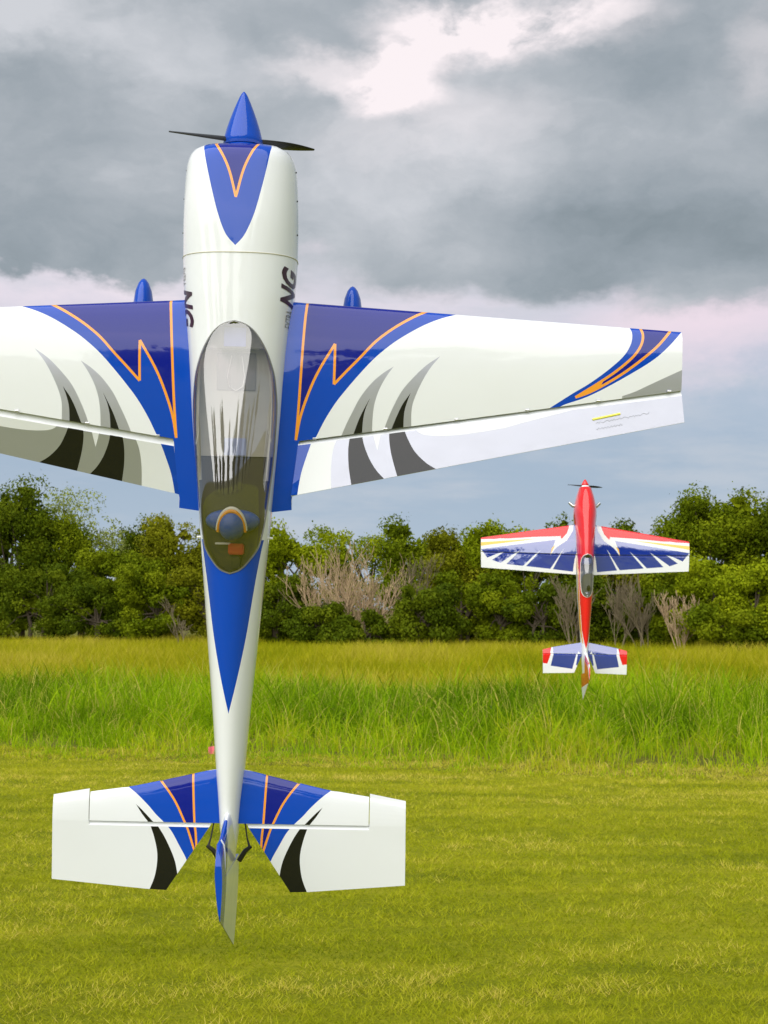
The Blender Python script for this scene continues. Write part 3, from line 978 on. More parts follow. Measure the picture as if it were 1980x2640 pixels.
def make_root(name, px, py, depth, theta, tilt=0.0):
    rt = bpy.data.objects.new(name, None); col.objects.link(rt); rt.empty_display_size = 0.3
    loc = cam.location + CAM_FWD * depth + CAM_RIGHT * ((px - 990) / FPX * depth) + CAM_UP * ((1320 - py) / FPX * depth)
    c, s = math.cos(theta), math.sin(theta)
    U = CAM_RIGHT * c - CAM_UP * s; V = CAM_RIGHT * s + CAM_UP * c; W = -CAM_FWD
    V, W = V * math.cos(tilt) - W * math.sin(tilt), W * math.cos(tilt) + V * math.sin(tilt)
    rt.matrix_world = Matrix(((U.x, V.x, W.x, loc.x), (U.y, V.y, W.y, loc.y), (U.z, V.z, W.z, loc.z), (0, 0, 0, 1)))
    return rt


A = make_root('aerobatic_model_airplane', 607, 1320, 4.0, TH)
tag(A, 'large blue and white model airplane hanging nose up in the foreground', 'model airplane')


def T(x, y):
    dx, dy = x - 607, 1320 - y; c, s = math.cos(TH), math.sin(TH)
    return ((dx * c - dy * s) * U1, (dx * s + dy * c) * U1)


def zoom(x0, y0, k):
    return lambda *pts: [T(x0 + k * px, y0 + k * py) for px, py in pts]


W4 = zoom(720, 760, 580 / 1659); W5 = zoom(1260, 780, 540 / 1659); TL = zoom(540, 1940, 540 / 1659); C1 = zoom(400, 200, 460 / 1659)
V0_ = lambda y: (1320 - y) * U1
MATS = [WHITE, BLUE, NAVY, ORANGE, SILVER, BLACK, CREAMEDGE]
mm = 0.001
le1 = lambda u: (552.1 - 0.058 * (np.asarray(u) / U1)) * U1
te1 = lambda u: np.where(np.asarray(u) > 0.150, (9.6 + 0.2092 * (np.asarray(u) / U1)) * U1, -2 * U1)
hinge1 = ((161.5 * U1, 185 * U1), (1142 * U1, 334 * U1))
hv1 = lambda u: hinge1[0][1] + (u - hinge1[0][0]) * (hinge1[1][1] - hinge1[0][1]) / (hinge1[1][0] - hinge1[0][0])
tip_u = 1141 * U1
wing_out = dense([(0.128, le1(0.128)), (tip_u, le1(tip_u)), (tip_u, hv1(tip_u)), (hinge1[0][0], hv1(hinge1[0][0])), T(753, 1283), T(752, 1315), (0.086, 0.0), (0.096, V0_(1250)), (0.106, V0_(1150)), (0.118, V0_(1000)), (0.125, V0_(900))], 0.02)
# exact leading edge in the domain
S_ = lambda pts, sub=5: smooth_line(pts, sub)
blue_edge = S_(W4((1400, 120), (1300, 150), (1180, 185), (1050, 240), (900, 325), (800, 395), (700, 480), (600, 585), (500, 700), (420, 800), (340, 925), (270, 1060), (245, 1110)))
root_poly = [(0.05, 0.60), *blue_edge, T(770, 1145), T(752, 1290), T(752, 1330), (0.05, -0.05)]
l1 = S_(W4((214, 20), (210, 60), (195, 200), (175, 450), (150, 800), (126, 1075)))
l2a = S_(W4((126, 1075), (160, 905), (225, 720), (300, 560), (415, 372)))
l2b = S_(W4((415, 372), (412, 500), (406, 668)))
l2c = S_(W4((406, 668), (500, 570), (600, 470), (700, 365), (800, 285), (900, 220), (1000, 165), (1075, 130), (1160, 90)))
navy = np.concatenate([l1, l2a, l2b, l2c])
OW = 6.5 * U1
fa_ = np.concatenate([S_(W4((843, 537), (760, 590), (680, 660), (600, 760), (540, 870), (500, 950), (465, 1030), (455, 1060))), S_(W4((684, 1040), (685, 1010), (690, 900), (705, 800), (740, 700), (790, 610), (843, 537)))])
fb_ = np.concatenate([S_(W4((1185, 460), (1080, 530), (980, 625), (900, 720), (840, 830), (800, 920), (775, 990), (765, 1030))), S_(W4((972, 1000), (972, 975), (975, 850), (1000, 760), (1050, 650), (1110, 550), (1185, 460)))])
ka_ = np.concatenate([S_(W4((672, 765), (630, 840), (590, 920), (550, 1025), (540, 1060))), S_(W4((612, 1040), (612, 1018), (620, 920), (640, 840), (672, 765)))])
kb_ = np.concatenate([S_(W4((968, 730), (910, 810), (870, 890), (830, 985), (820, 1010))), S_(W4((915, 1000), (915, 975), (920, 880), (940, 800), (968, 730)))])
tipb = np.concatenate([S_(W5((1105, 170), (1115, 205), (1130, 260), (1115, 340), (1060, 430), (950, 530), (800, 640), (650, 730), (500, 825), (470, 845))), S_(W5((520, 850), (600, 810), (750, 760), (900, 690), (1100, 580), (1280, 470), (1400, 370), (1525, 235), (1560, 190)))])
tl1 = S_(W5((1190, 180), (1200, 210), (1215, 270), (1195, 350), (1130, 440), (1000, 550), (850, 650), (680, 755)))
tl2 = S_(W5((680, 755), (780, 720), (900, 660), (1050, 570), (1200, 460), (1330, 350), (1430, 235), (1470, 185)))
tipn = np.concatenate([tl1, tl2])
tipfill = W5((680, 755), (760, 702), (850, 645), (900, 625), (880, 665), (780, 722))
tips = S_(W5((1560, 525), (1530, 535), (1300, 640), (1150, 710), (1050, 745)), 3)
tips = np.concatenate([tips, W5((1050, 790), (1560, 700))])
wing_regs = [(root_poly, 1), (navy, 2), (fa_, 4), (fb_, 4), (ka_, 5), (kb_, 5), (tipb, 1), (tipn, 2), (tips, 4), (tipfill, 3)]
for ln in (l1, l2a, l2b, l2c, tl1, tl2):
    wing_regs += [(q, 3) for q in quads_of(ln, OW)]
# aileron paint
ail_out = [hinge1[0], (tip_u, hv1(tip_u)), T(1761, 1092.5), T(753, 1283)]
ail_out = dense(ail_out, 0.03)
ail_blue = np.concatenate([W4((90, 1000), (262, 1000)), S_(W4((255, 1060), (245, 1095), (205, 1210), (165, 1340), (140, 1485), (130, 1560))), W4((60, 1560))])
ail_silver = np.concatenate([S_(W4((450, 1010), (440, 1050), (400, 1160), (385, 1300), (388, 1480))), W4((1700, 1500)), W5((1700, 1100), (1700, 600), (830, 740))])
ail_white = np.concatenate([W4((975, 930)), S_(W4((990, 975), (1000, 995), (1030, 1030), (1100, 1050), (1250, 1052), (1450, 1030), (1659, 995))), S_(W5((250, 970), (500, 905), (700, 850), (840, 795), (900, 740))), W5((400, 780))])
ail_spike = W4((685, 980), (690, 1025), (705, 1090), (725, 1160), (740, 1090), (755, 1015), (760, 970))
ail_ka = np.concatenate([S_(W4((545, 990), (527, 1050), (512, 1150), (515, 1280), (535, 1420), (540, 1460))), S_(W4((800, 1400), (775, 1370), (720, 1310), (670, 1230), (630, 1130), (612, 1045), (608, 990)))])
ail_kb = np.concatenate([S_(W4((825, 960), (815, 1010), (812, 1080), (825, 1180), (850, 1280), (872, 1355), (890, 1410))), S_(W4((1230, 1340), (1160, 1300), (1080, 1250), (1000, 1170), (950, 1080), (922, 1005), (915, 960)))])
nose_strip = ribbon(np.array([(u, hv1(u) - 0.006) for u in (0.1, 1.3)]), 0.0185)
ail_regs = [(ail_blue, 1), (ail_silver, 4), (ail_white, 0), (ail_spike, 0), (ail_ka, 5), (ail_kb, 5), (nose_strip, 0)]
half_a = lambda u: (le1(u) - te1(np.maximum(u, 0.16))) * yt(np.sqrt((le1(u) - hv1(u)) / (le1(u) - te1(np.maximum(u, 0.16)))), 0.14) * 0.95
AIL_R, AIL_L = R(13), R(-11)
for mir, ang in ((False, AIL_R), (True, AIL_L)):
    wing = flying('wing', wing_out, wing_regs, le1, te1, 0.14, MATS, A, mirror_u=mir)
    a_ = control('aileron', ail_out, ail_regs, hinge1, te1, half_a, 0.016, -ang, MATS, wing, mirror_u=mir)
    for k_ in range(6):
        uu = hinge1[0][0] + 0.04 + k_ * 0.183
        sx = -1 if mir else 1
        tubes('hinge', [([(sx * (uu - .005), hv1(uu) + .002, 0.018), (sx * (uu + .005), hv1(uu) + .002, 0.018)], [0.004, 0.004])], METAL, wing, 8)

# ---- tail
leS = lambda u: np.interp(np.asarray(u), [0.0, 0.04, 0.13, 0.25, 0.455], [T(600, 1979)[1], T(634, 1984)[1], T(780, 2006)[1] - 0.002, T(900, 2033)[1] - 0.004, T(1046, 2064)[1] - 0.006])
teS = lambda u: np.full(np.shape(u), T(800, 2303)[1])
sh = lambda pts: np.array(pts)
su = lambda x, y: T(x, y)
stab_tip = T(952, 2046)[0]
hvS = lambda u: T(800, 2124)[1] + 0 * np.asarray(u)
stab_out = dense([(0.012, float(leS(0.012))), (0.06, float(leS(.06))), (0.13, float(leS(.13))), (stab_tip, float(leS(stab_tip))), (stab_tip, T(800, 2124)[1]), (0.012, T(800, 2124)[1])], 0.015)
sb = np.concatenate([[(0.0, -0.55)], S_(TL((1090, 220), (1000, 280), (900, 345), (800, 435), (740, 500), (680, 555), (660, 575))), [(0.0, -1.2)]])
sl1 = S_(TL((460, 120), (458, 165), (445, 350), (430, 555), (418, 650), (408, 790)))
sl2 = S_(TL((790, 155), (735, 215), (650, 310), (580, 410), (520, 530), (480, 620), (420, 800)))
snav = np.concatenate([sl1, sl2[::-1]])
sblk = np.concatenate([S_(TL((897, 430), (840, 480), (765, 555), (745, 575))), S_(TL((790, 575), (805, 555), (850, 500), (897, 430)))])
stab_regs = [(sb, 1), (snav, 2), (sblk, 5)]
for ln in (sl1, sl2): stab_regs += [(q, 3) for q in quads_of(ln, 5.5 * U1)]
el_b = np.concatenate([TL((200, 540), (690, 540)), S_(TL((655, 575), (640, 595), (600, 650), (550, 740), (510, 810), (485, 860), (460, 910))), TL((200, 900))])
el_k = np.concatenate([S_(TL((735, 575), (720, 595), (665, 680), (610, 790), (575, 880), (555, 975), (545, 1040))), TL((560, 1160), (790, 1160)), S_(TL((770, 1108), (735, 1010), (718, 900), (720, 800), (745, 690), (778, 595), (790, 575)))])
el_out = dense([(T(635, 2124)[0], T(800, 2124)[1]), (stab_tip + 0.002, T(800, 2124)[1]), (stab_tip + 0.002, T(953, 2046)[1]), T(1046, 2065), T(1044, 2284), T(795, 2301), T(748, 2302)], 0.02)
nose_s = ribbon(np.array([(0.0, T(800, 2124)[1] - 0.005), (stab_tip, T(800, 2124)[1] - 0.005)]), 0.014)
el_regs = [(el_b, 1), (snav, 2)] + [(q, 3) for ln in (sl1, sl2) for q in quads_of(ln, 5.5 * U1)] + [(el_k, 5), (nose_s, 0)]
hingeS = ((0.03, T(800, 2124)[1]), (0.455, T(800, 2124)[1]))
half_e = lambda u: np.full(np.shape(u), 0.0095)


def el_te(u): return np.full(np.shape(u), T(800, 2304)[1])


horn_st = [(u_, float(leS(u_)) + (T(800, 2124)[1] - float(leS(u_))) * q_) for u_ in np.linspace(stab_tip + .004, .45, 9) for q_ in (.015, .05, .1, .17, .26, .38, .52, .7, .88, 1.0)]
for mir in (False, True):
    st_o = flying('stabilizer', stab_out, stab_regs, leS, teS, 0.085, MATS, A, mirror_u=mir, gu=0.02)
    control('elevator', el_out, el_regs, hingeS, el_te, half_e, 0.011, R(2), MATS, st_o, mirror_u=mir, horn=(stab_tip + 0.0005, leS), steiner=horn_st)
    sx = -1 if mir else 1
    arm = tubes('control_horn', [([(sx * 0.026, T(600, 2222)[1], -0.02), (sx * 0.042, T(600, 2195)[1], -0.01), (sx * 0.056, T(600, 2182)[1], 0.0)], [0.007, 0.0065, 0.005])], CARBON, st_o, 8)
    tubes('pushrod', [([(sx * 0.054, T(600, 2184)[1], 0.0), (sx * 0.047, T(600, 2160)[1], 0.0), (sx * 0.040, T(600, 2118)[1], -0.004)], [0.0035, 0.002, 0.002])], CARBON, arm, 6)

# ---- fin and rudder (span along w, thickness along u)
V_ = lambda y: (1320 - y) * U1


def swapper(Vx, Nx):
    return Vx[:, [2, 1, 0]], Nx[:, [2, 1, 0]]


leF = lambda a: np.interp(a, [-0.08, 0.03, 0.195, 0.235, 0.25], [V_(2070), V_(2082), V_(2122), V_(2146), V_(2165)])
teF = lambda a: np.interp(a, [-0.08, 0.25], [V_(2462), V_(2308)])
fin_out = dense([(0.0, float(leF(0.0))), (0.03, float(leF(.03))), (0.195, float(leF(.195))), (0.195, V_(2215)), (0.0, V_(2215))], 0.015)
fin_blue = np.concatenate([S_([(0.40, V_(2020)), (0.10, V_(2085)), (0.14, V_(2120)), (0.17, V_(2200)), (0.175, V_(2300)), (0.17, V_(2420))]), [(0.5, V_(2420))]])
fin = flying('fin', fin_out, [(fin_blue, 1)], leF, teF, 0.10, MATS, A, gu=0.02, post=swapper, flip=True)
rud_out = dense([(-0.06, V_(2215)), (0.193, V_(2215)), (0.197, float(leF(.197))), (0.235, float(leF(.235))), (0.246, V_(2178)), (0.246, float(teF(.246)) + .012), (0.238, float(teF(.238))), (-0.06, float(teF(-0.06)))], 0.015)


def rudder_turn(angle, v_h):
    c, s = math.cos(angle), math.sin(angle)

    def f(Vx, Nx):
        Vx, Nx = swapper(Vx, Nx)
        Vx = Vx - [0, v_h, 0]
        rot = np.array([[c, -s, 0], [s, c, 0], [0, 0, 1]])
        return Vx @ rot.T + [0, v_h, 0], Nx @ rot.T
    return f


rud = flying('rudder', rud_out, [(fin_blue, 1)], leF, teF, 0.105, MATS, fin, gu=0.02, post=rudder_turn(R(2.5), V_(2215)), flip=True, cap_mat=1)

# ---- fuselage
FUS = [(V_(2235), .012, .03, -.055, 2.0), (V_(2200), .017, .036, -.06, 2.0), (V_(2122), .0262, .046, -.066, 2.0), (V_(2070), .0300, .052, -.070, 2.0), (V_(1996), .0363, .062, -.076, 2.05), (V_(1834), .0490, .080, -.092, 2.1),
       (V_(1644), .0661, .100, -.112, 2.15), (V_(1500), .0785, .113, -.126, 2.2), (V_(1400), .0875, .120, -.135, 2.25), (V_(1250), .1005, .124, -.147, 2.3), (V_(1060), .119, .126, -.158, 2.35),
       (V_(950), .127, .127, -.162, 2.4), (V_(850), .1355, .129, -.164, 2.4), (V_(760), .1435, .131, -.164, 2.45), (V_(669), .1482, .132, -.162, 2.5)]
can_half = pchip([V_(1474), V_(1466), V_(1450), V_(1400), V_(1250), V_(1150), V_(1052), V_(987), V_(930), V_(880), V_(857), V_(847), V_(843)],
                 [x * U1 for x in (0.5, 22, 40, 70, 92, 101, 105.5, 101, 86, 60, 38, 18, 0.5)])
vs = np.linspace(V_(1474), V_(843), 90)
vs = V_(1474) + (V_(843) - V_(1474)) * (1 - np.cos(np.linspace(0, math.pi, 90))) / 2
can_poly = np.concatenate([np.stack([can_half(vs), vs], 1), np.stack([-can_half(vs), vs], 1)[::-1]])
tipy = T(598, 1830)[1]
deck_b = [(0.0, tipy)]
dk = S_([(0.0, tipy), (0.0165, V_(1760)), (0.031, V_(1690)), (0.0435, V_(1620)), (0.055, V_(1540)), (0.064, V_(1480)), (0.074, V_(1420)), (0.080, V_(1390))])
deck_blue = np.concatenate([dk, (dk * [-1, 1])[::-1]])
fus, fsurf, fa1, ft1, fb1 = fuselage('fuselage', FUS, [(deck_blue, 1)], [WHITE, BLUE, CREAMEDGE], A, V_(2230), V_(670), hole=can_poly)
loft_caps('tail_plate', fsurf, V_(2230), WHITE, fus)
COWL = [(V_(672), .1478, .132, -.162, 2.5), (V_(600), .148, .132, -.164, 2.8), (V_(500), .1455, .128, -.160, 3.1), (V_(440), .141, .122, -.152, 3.1), (V_(415), .134, .116, -.142, 3.1),
        (V_(400), .123, .105, -.128, 3.1), (V_(392), .112, .094, -.115, 3.1), (V_(388), .098, .080, -.100, 3.1)]
cb = np.concatenate([S_(C1((470, 600), (485, 680), (520, 870), (570, 1100), (630, 1340), (700, 1530), (790, 1640))), S_(C1((790, 1640), (870, 1550), (950, 1380), (1010, 1180), (1070, 930), (1115, 690), (1130, 600)))])
cv1 = S_(C1((555, 600), (595, 680), (680, 830), (740, 980), (795, 1205))); cv2 = S_(C1((795, 1205), (860, 960), (930, 800), (1000, 680), (1045, 600)))
cowl_regs = [(cb, 1), (np.concatenate([cv1, cv2]), 2)] + [(q, 3) for ln in (cv1, cv2) for q in quads_of(ln, 6.2 * U1)]
cowl, csurf, ca, ct, cbm = fuselage('cowl', COWL, cowl_regs, MATS, A, V_(669.5), V_(388.2), dv=0.012)
loft_caps('front_plate', csurf, V_(388.2), WHITE, cowl)
gap = tubes('cowl_seam', [(fsurf(np.stack([np.linspace(-math.pi, math.pi, 80) * 0.15, np.full(80, V_(671))], 1)) * [1.0, 1, 1.0], [0.0016] * 80)], CREAMEDGE, cowl, 6)
for sx in (-1, 1):
    for yv in (446, 520, 606):
        P = csurf(np.array([[sx * 0.15 * R(84), V_(yv)]]))[0]
        tubes('screw', [([P, P + [sx * 0.0022, 0, 0]], [0.0024, 0.002])], CARBON, cowl, 8)
    for yv, du in ((1000, 0.0), (1386, 0.0)):
        P = fsurf(np.array([[sx * 0.15 * R(88), V_(yv)]]))[0]
        tubes('latch_pin', [([P, P + [sx * 0.010, 0, 0]], [0.0032, 0.003])], WHITEP, fus, 8)

# spinner and propeller
sp = V_(388)
prof = [(V_(233) - sp - L * U1, r_ * U1) for L, r_ in ((0, 0.8), (2, 3), (6, 6.5), (14, 11), (30, 18.2), (50, 26.5), (75, 36), (100, 44), (120, 49), (140, 52))]
spin = lathe('spinner', prof, BLUE, A, (0, sp, -0.012), 48)
lathe('backplate', [(V_(374) - sp, .0505), (V_(377) - sp, .0505), (V_(377.2) - sp, .0525), (V_(392) - sp, .0525)], BLUE, spin, (0, sp, -0.012), 48)


def blade_mesh(name, length, chord, ang, mat, parent, v0, w0, pitch0=R(42), pitch1=R(14)):
    n, mseg = 16, 10; V, F = [], []
    for i in range(n + 1):
        t = i / n; rr = 0.03 + (length - 0.03) * t
        c = chord * (0.55 + 1.25 * t - 1.6 * t * t * t + 0.0) * (1 if t < .97 else .5)
        c = max(c, 0.008); pt = pitch0 + (pitch1 - pitch0) * t ** 0.5; th = 0.010 * (1 - .75 * t) + 0.0015
        for k_ in range(mseg):
            a = 2 * math.pi * k_ / mseg; x = c / 2 * math.cos(a); z = th / 2 * math.sin(a)
            tv = x * math.sin(pt) + z * math.cos(pt); tt = x * math.cos(pt) - z * math.sin(pt)
            V.append((rr * math.cos(ang) - tt * math.sin(ang), v0 + tv, w0 + rr * math.sin(ang) + tt * math.cos(ang)))
    for i in range(n):
        for k_ in range(mseg):
            F.append((i * mseg + k_, i * mseg + (k_ + 1) % mseg, (i + 1) * mseg + (k_ + 1) % mseg, (i + 1) * mseg + k_))
    me = bpy.data.meshes.new(name); me.from_pydata(V, [], F + [tuple(range(n * mseg, (n + 1) * mseg))]); me.update()
    for p in me.polygons: p.use_smooth = True
    return obj_from_mesh(name, me, parent, [mat])


for a in (R(155), R(-25)):
    blade_mesh('propeller_blade', 0.20, 0.036, a, CARBON, spin, V_(360), -0.012)

# canopy glass, rim and cockpit
rail = lambda v: fsurf(fus_maps(FUS)[0](np.stack([can_half(v), v], 1)))[:, 2]
td1 = fus_maps(FUS)[0]


def canopy_mesh(v0, v1, half, railf, height, n=60, m=24):
    V, F = [], []
    tt = (1 - np.cos(np.linspace(0.03, math.pi - 0.03, n))) / 2
    vv = v0 + (v1 - v0) * tt
    aa = half(vv); rr = railf(vv); hh = height((vv - v0) / (v1 - v0))
    for i in range(n):
        for k_ in range(m + 1):
            ph = math.pi * k_ / m
            V.append((-aa[i] * math.cos(ph), vv[i], rr[i] + 0.001 + max(hh[i], 0.002) * math.sin(ph) ** 0.75))
    for i in range(n - 1):
        for k_ in range(m):
            a = i * (m + 1) + k_; F.append((a, a + 1, a + m + 2, a + m + 1))
    return V, F


def rail1(v):
    return fsurf(td1(np.stack([can_half(v), v], 1)))[:, 2]


w_top = pchip([V_(y) for y in (1474, 1450, 1410, 1350, 1280, 1200, 1100, 1000, 900, 843)], [.1140, .128, .145, .1575, .1620, .1605, .155, .1475, .1375, .1290])
hh1 = lambda t: w_top(V_(1474) + (V_(843) - V_(1474)) * np.asarray(t)) - rail1(V_(1474) + (V_(843) - V_(1474)) * np.asarray(t))
Vc, Fc = canopy_mesh(V_(1474), V_(843), can_half, rail1, hh1)
me = bpy.data.meshes.new('canopy'); me.from_pydata(Vc, [], Fc); me.update()
for p in me.polygons: p.use_smooth = True
canopy = obj_from_mesh('canopy', me, A, [GLASS])
rimp = np.concatenate([np.stack([can_half(vs), vs], 1), np.stack([-can_half(vs), vs], 1)[::-1], [[can_half(vs)[0], vs[0]]]])
rim3 = fsurf(td1(rimp))
tubes('canopy_rim', [(rim3, [0.0022] * len(rim3))], GREYVINYL, canopy, 6)


def tub(name, y0, y1, wz, mat, parent, shrink=0.97):
    v = np.linspace(V_(y1), V_(y0), 40); h = can_half(v) * shrink
    V = [(x, q, wz) for x, q in zip(h, v)] + [(-x, q, wz) for x, q in zip(h, v)]
    V2 = [(x * 1.0, q, z + 0.0) for x, q, z in V]
    top = rail1(v) - 0.003
    V2 += [(x / shrink * .99, q, z) for x, q, z in zip(h, v, top)] + [(-x / shrink * .99, q, z) for x, q, z in zip(h, v, top)]
    F = []
    for i in range(39):
        F += [(i, 40 + i, 41 + i, i + 1), (i, i + 1, 81 + i, 80 + i), (40 + i, 120 + i, 121 + i, 41 + i)]
    me = bpy.data.meshes.new(name); me.from_pydata(V2, [], F); me.update()
    return obj_from_mesh(name, me, parent, [mat])


cock = tub('cockpit_floor', 905, 1178, 0.043, GREYP, fus)
tub('rear_cockpit_floor', 1178, 1472, 0.040, DARKP, fus)
dash = tub('dash_hood', 846, 908, 0.098, GREYVINYL, fus)
box('dash_panel', (-.06, V_(908), 0.044), (.06, V_(904), 0.097), GREYP, dash)
box('dash_label', (-.028, V_(904), .0985), (.028, V_(856), .1005), MIDBLUE, dash, 0.0008)
hs = [(-.012, V_(922), .0495), (-.022, V_(975), .0495), (-.018, V_(1000), .0495), (.0, V_(1012), .0495), (.018, V_(1000), .0495), (.022, V_(975), .0495), (.014, V_(922), .0495)]
tubes('seat_rail', [(hs, [.0022] * 7)], METAL, cock, 6)
box('equipment_plate', (-.05, V_(1010), .0435), (.05, V_(915), .0470), GREYVINYL, cock, .001)
box('pale_placard', (-.028, V_(1176), .0435), (.028, V_(1132), .0465), PALEBLUE, cock, .0008)
for sx in (-1, 1):
    tubes('side_rail', [([(sx * .094, V_(960), .062), (sx * .094, V_(1100), .062), (sx * .085, V_(1240), .062)], [.004] * 3)], GREYP, cock, 8)
box('white_shelf', (-.045, V_(1403), .055), (-.005, V_(1398), .062), WHITEP, fus, .001)
box('battery_pack', (-.010, V_(1428), .041), (.030, V_(1400), .075), REDP, fus, .003)
box('receiver_box', (-.002, V_(1464), .041), (.021, V_(1432), .07), CARBON, fus, .003)

# lettering on both sides of the nose


def letters(text, size, shear, bold):
    cu = bpy.data.curves.new('lettering', 'FONT'); cu.body = text; cu.size = size; cu.shear = shear; cu.offset = bold
    cu.resolution_u = 3
    ob = bpy.data.objects.new('lettering', cu); col.objects.link(ob)
    dg = bpy.context.evaluated_depsgraph_get(); m = bpy.data.meshes.new_from_object(ob.evaluated_get(dg))
    bpy.data.objects.remove(ob); bpy.data.curves.remove(cu)
    bm = bmesh.new(); bm.from_mesh(m)
    bmesh.ops.triangulate(bm, faces=bm.faces)
    for _ in range(2):
        bmesh.ops.subdivide_edges(bm, edges=[e for e in bm.edges if e.calc_length() > 0.006], cuts=1)
        bmesh.ops.triangulate(bm, faces=bm.faces)
    bm.to_mesh(m); bm.free()
    return m


def wrap_text(name, text, size, shear, bold, side, v_start, v_dir, phi_base, phi_k, mat, stretch=1.0):
    m = letters(text, size, shear, bold)
    co = np.array([v.co[:] for v in m.vertices])
    vv = v_start + v_dir * co[:, 0] * stretch
    ph = side * (phi_base - co[:, 1] * phi_k)
    X = fsurf(np.stack([ph * 0.15, vv], 1))
    e = 1e-3; Q = np.stack([ph * 0.15, vv], 1)
    Nn = np.cross(fsurf(Q + [e, 0]) - fsurf(Q - [e, 0]), fsurf(Q + [0, e]) - fsurf(Q - [0, e])); Nn /= np.linalg.norm(Nn, axis=1)[:, None]
    if (Nn[:, 0] * side).sum() < 0: Nn = -Nn
    X = X + Nn * 0.0009
    for v, p in zip(m.vertices, X): v.co = p
    m.update()
    return obj_from_mesh(name, m, fus, [mat])


KPH = R(0.93) / 0.001
wrap_text('lettering', 'EXTRA', 0.030, 0.0, 0.0, 1, V_(850), 1, R(81), KPH, GREYVINYL, 0.50)
wrap_text('lettering', 'NG', 0.052, 0.35, 0.0020, 1, V_(803), 1, R(83), KPH, MAROON, 1.2)
wrap_text('lettering', 'EXTRA', 0.030, 0.0, 0.0, -1, V_(700), -1, R(84), KPH, GREYVINYL, 0.50)
wrap_text('lettering', 'NG', 0.052, 0.35, 0.0020, -1, V_(750), -1, R(83), KPH, MAROON, 1.2)

# landing gear below the wing
for sx, ytop in ((-1, 720), (1, 730)):
    gu_ = sx * 0.288; gw = -0.24; v_t = V_(ytop) * 1.055
    pr = [(0, .001), (-.004, .008), (-.014, .0155), (-.035, .0235), (-.07, .029), (-.12, .031), (-.18, .027), (-.26, .016), (-.33, .003)]
    pant = lathe('wheel_pant', pr, BLUE, A, (gu_, v_t, gw), 28, 0.95, 1.5)
    wl = bmesh.new(); bmesh.ops.create_cone(wl, segments=28, radius1=.038, radius2=.038, depth=.022, cap_ends=True, matrix=Matrix.Translation((gu_, v_t - .10, gw - .035)) @ Matrix.Rotation(R(90), 4, 'Y'))
    bmesh.ops.bevel(wl, geom=[e for e in wl.edges if len(e.link_faces) == 2 and any(len(f.verts) > 4 for f in e.link_faces)], offset=.006, segments=3, affect='EDGES')
    wm = bpy.data.meshes.new('wheel'); wl.to_mesh(wm); wl.free(); obj_from_mesh('wheel', wm, pant, [RUBBER])
    tubes('gear_leg', [([(sx * .05, v_t - .10, -.15), (sx * .16, v_t - .10, -.19), (gu_, v_t - .10, gw)], [.014, .011, .009])], WHITE, A, 10)

# signature scrawl on the right aileron (lies on the turned surface)
axh = Vector((hinge1[1][0] - hinge1[0][0], hinge1[1][1] - hinge1[0][1], 0)).normalized(); RmA = np.array(Matrix.Rotation(-AIL_R, 3, axh)); oA = np.array([*hinge1[0], 0.0])


def on_aileron(p, lift):
    u, v = p; dd = hv1(u) - v; dm = hv1(u) - float(te1(u))
    q = np.array([u, v, float(half_a(u)) * max(0, 1 - dd / dm) + .0012 + lift])
    return (q - oA) @ RmA.T + oA


for nm, mat, rad, strokes in (('marker_stroke', YELLOWP, .0032, [W5((815, 940), (1035, 893))]),
                              ('signature', INK, .0006, [W5(*[(840 + 9 * i, 968 - 1.7 * i + 9 * math.sin(i * 1.9 + math.sin(i * .37) * 3) * (0.4 + 0.6 * math.sin(i * .7) ** 2)) for i in range(48)]),
                                                         W5(*[(845 + 9 * i, 1015 - 1.6 * i + 9 * math.sin(i * 2.3)) for i in range(24)])])):
    tubes(nm, [([on_aileron(p, 0.0002) for p in s], [rad] * len(s)) for s in strokes], mat, [c for c in A.children if c.name == 'wing'][0], 6)

# ---- pilot doll
PD = bpy.data.objects.new('pilot_doll', None); col.objects.link(PD); PD.matrix_world = A.matrix_world @ Matrix.Translation((0, V_(1345), 0.020))
tag(PD, 'pilot doll in a blue helmet with white arch under the canopy', 'pilot doll')
hc = (0.002, -0.008, 0.086)
# torso with shoulders as one loft along w
bm = bmesh.new(); rings = []
for wz, ru, rv, cv in ((-0.004, .052, .026, 0), (.02, .060, .030, 0), (.045, .070, .030, .002), (.060, .066, .025, .004), (.064, .040, .020, .002), (.068, .020, .018, 0), (.074, .018, .018, -.002)):
    rings.append([bm.verts.new((ru * math.copysign(abs(math.cos(a)) ** .8, math.cos(a)), cv + rv * math.sin(a), wz)) for a in [2 * math.pi * i / 28 for i in range(28)]])
for a, b in zip(rings, rings[1:]):
    for i in range(28): bm.faces.new((a[i], a[(i + 1) % 28], b[(i + 1) % 28], b[i]))
bm.faces.new(rings[-1]); bm.faces.new(rings[0][::-1])
bmesh.ops.recalc_face_normals(bm, faces=bm.faces)
tm = bpy.data.meshes.new('torso'); bm.to_mesh(tm); bm.free()
for p in tm.polygons: p.use_smooth = True
BLUEP = plain('doll_blue', (0.006, 0.07, 0.42), 0.28)
obj_from_mesh('torso', tm, PD, [BLUEP])
hel = ellipsoid('helmet', hc, (.034, .040, .036), BLUEP, PD)
for nm, mat, dr, rad, off in (('helmet_arch', WHITEP, .0015, .0058, 0.0), ('helmet_trim', ORANGE, -.001, .0072, .004)):
    arc = [(hc[0] + (.036 + dr) * math.cos(a), hc[1] - .022 + (.062 + dr) * math.sin(a) - off, hc[2] + .006 + .012 * math.sin(a)) for a in [R(8) + R(164) * i / 24 for i in range(25)]]
    tubes(nm, [(arc, [rad * (.55 + .45 * math.sin(math.pi * i / 24)) for i in range(25)])], mat, hel, 8)

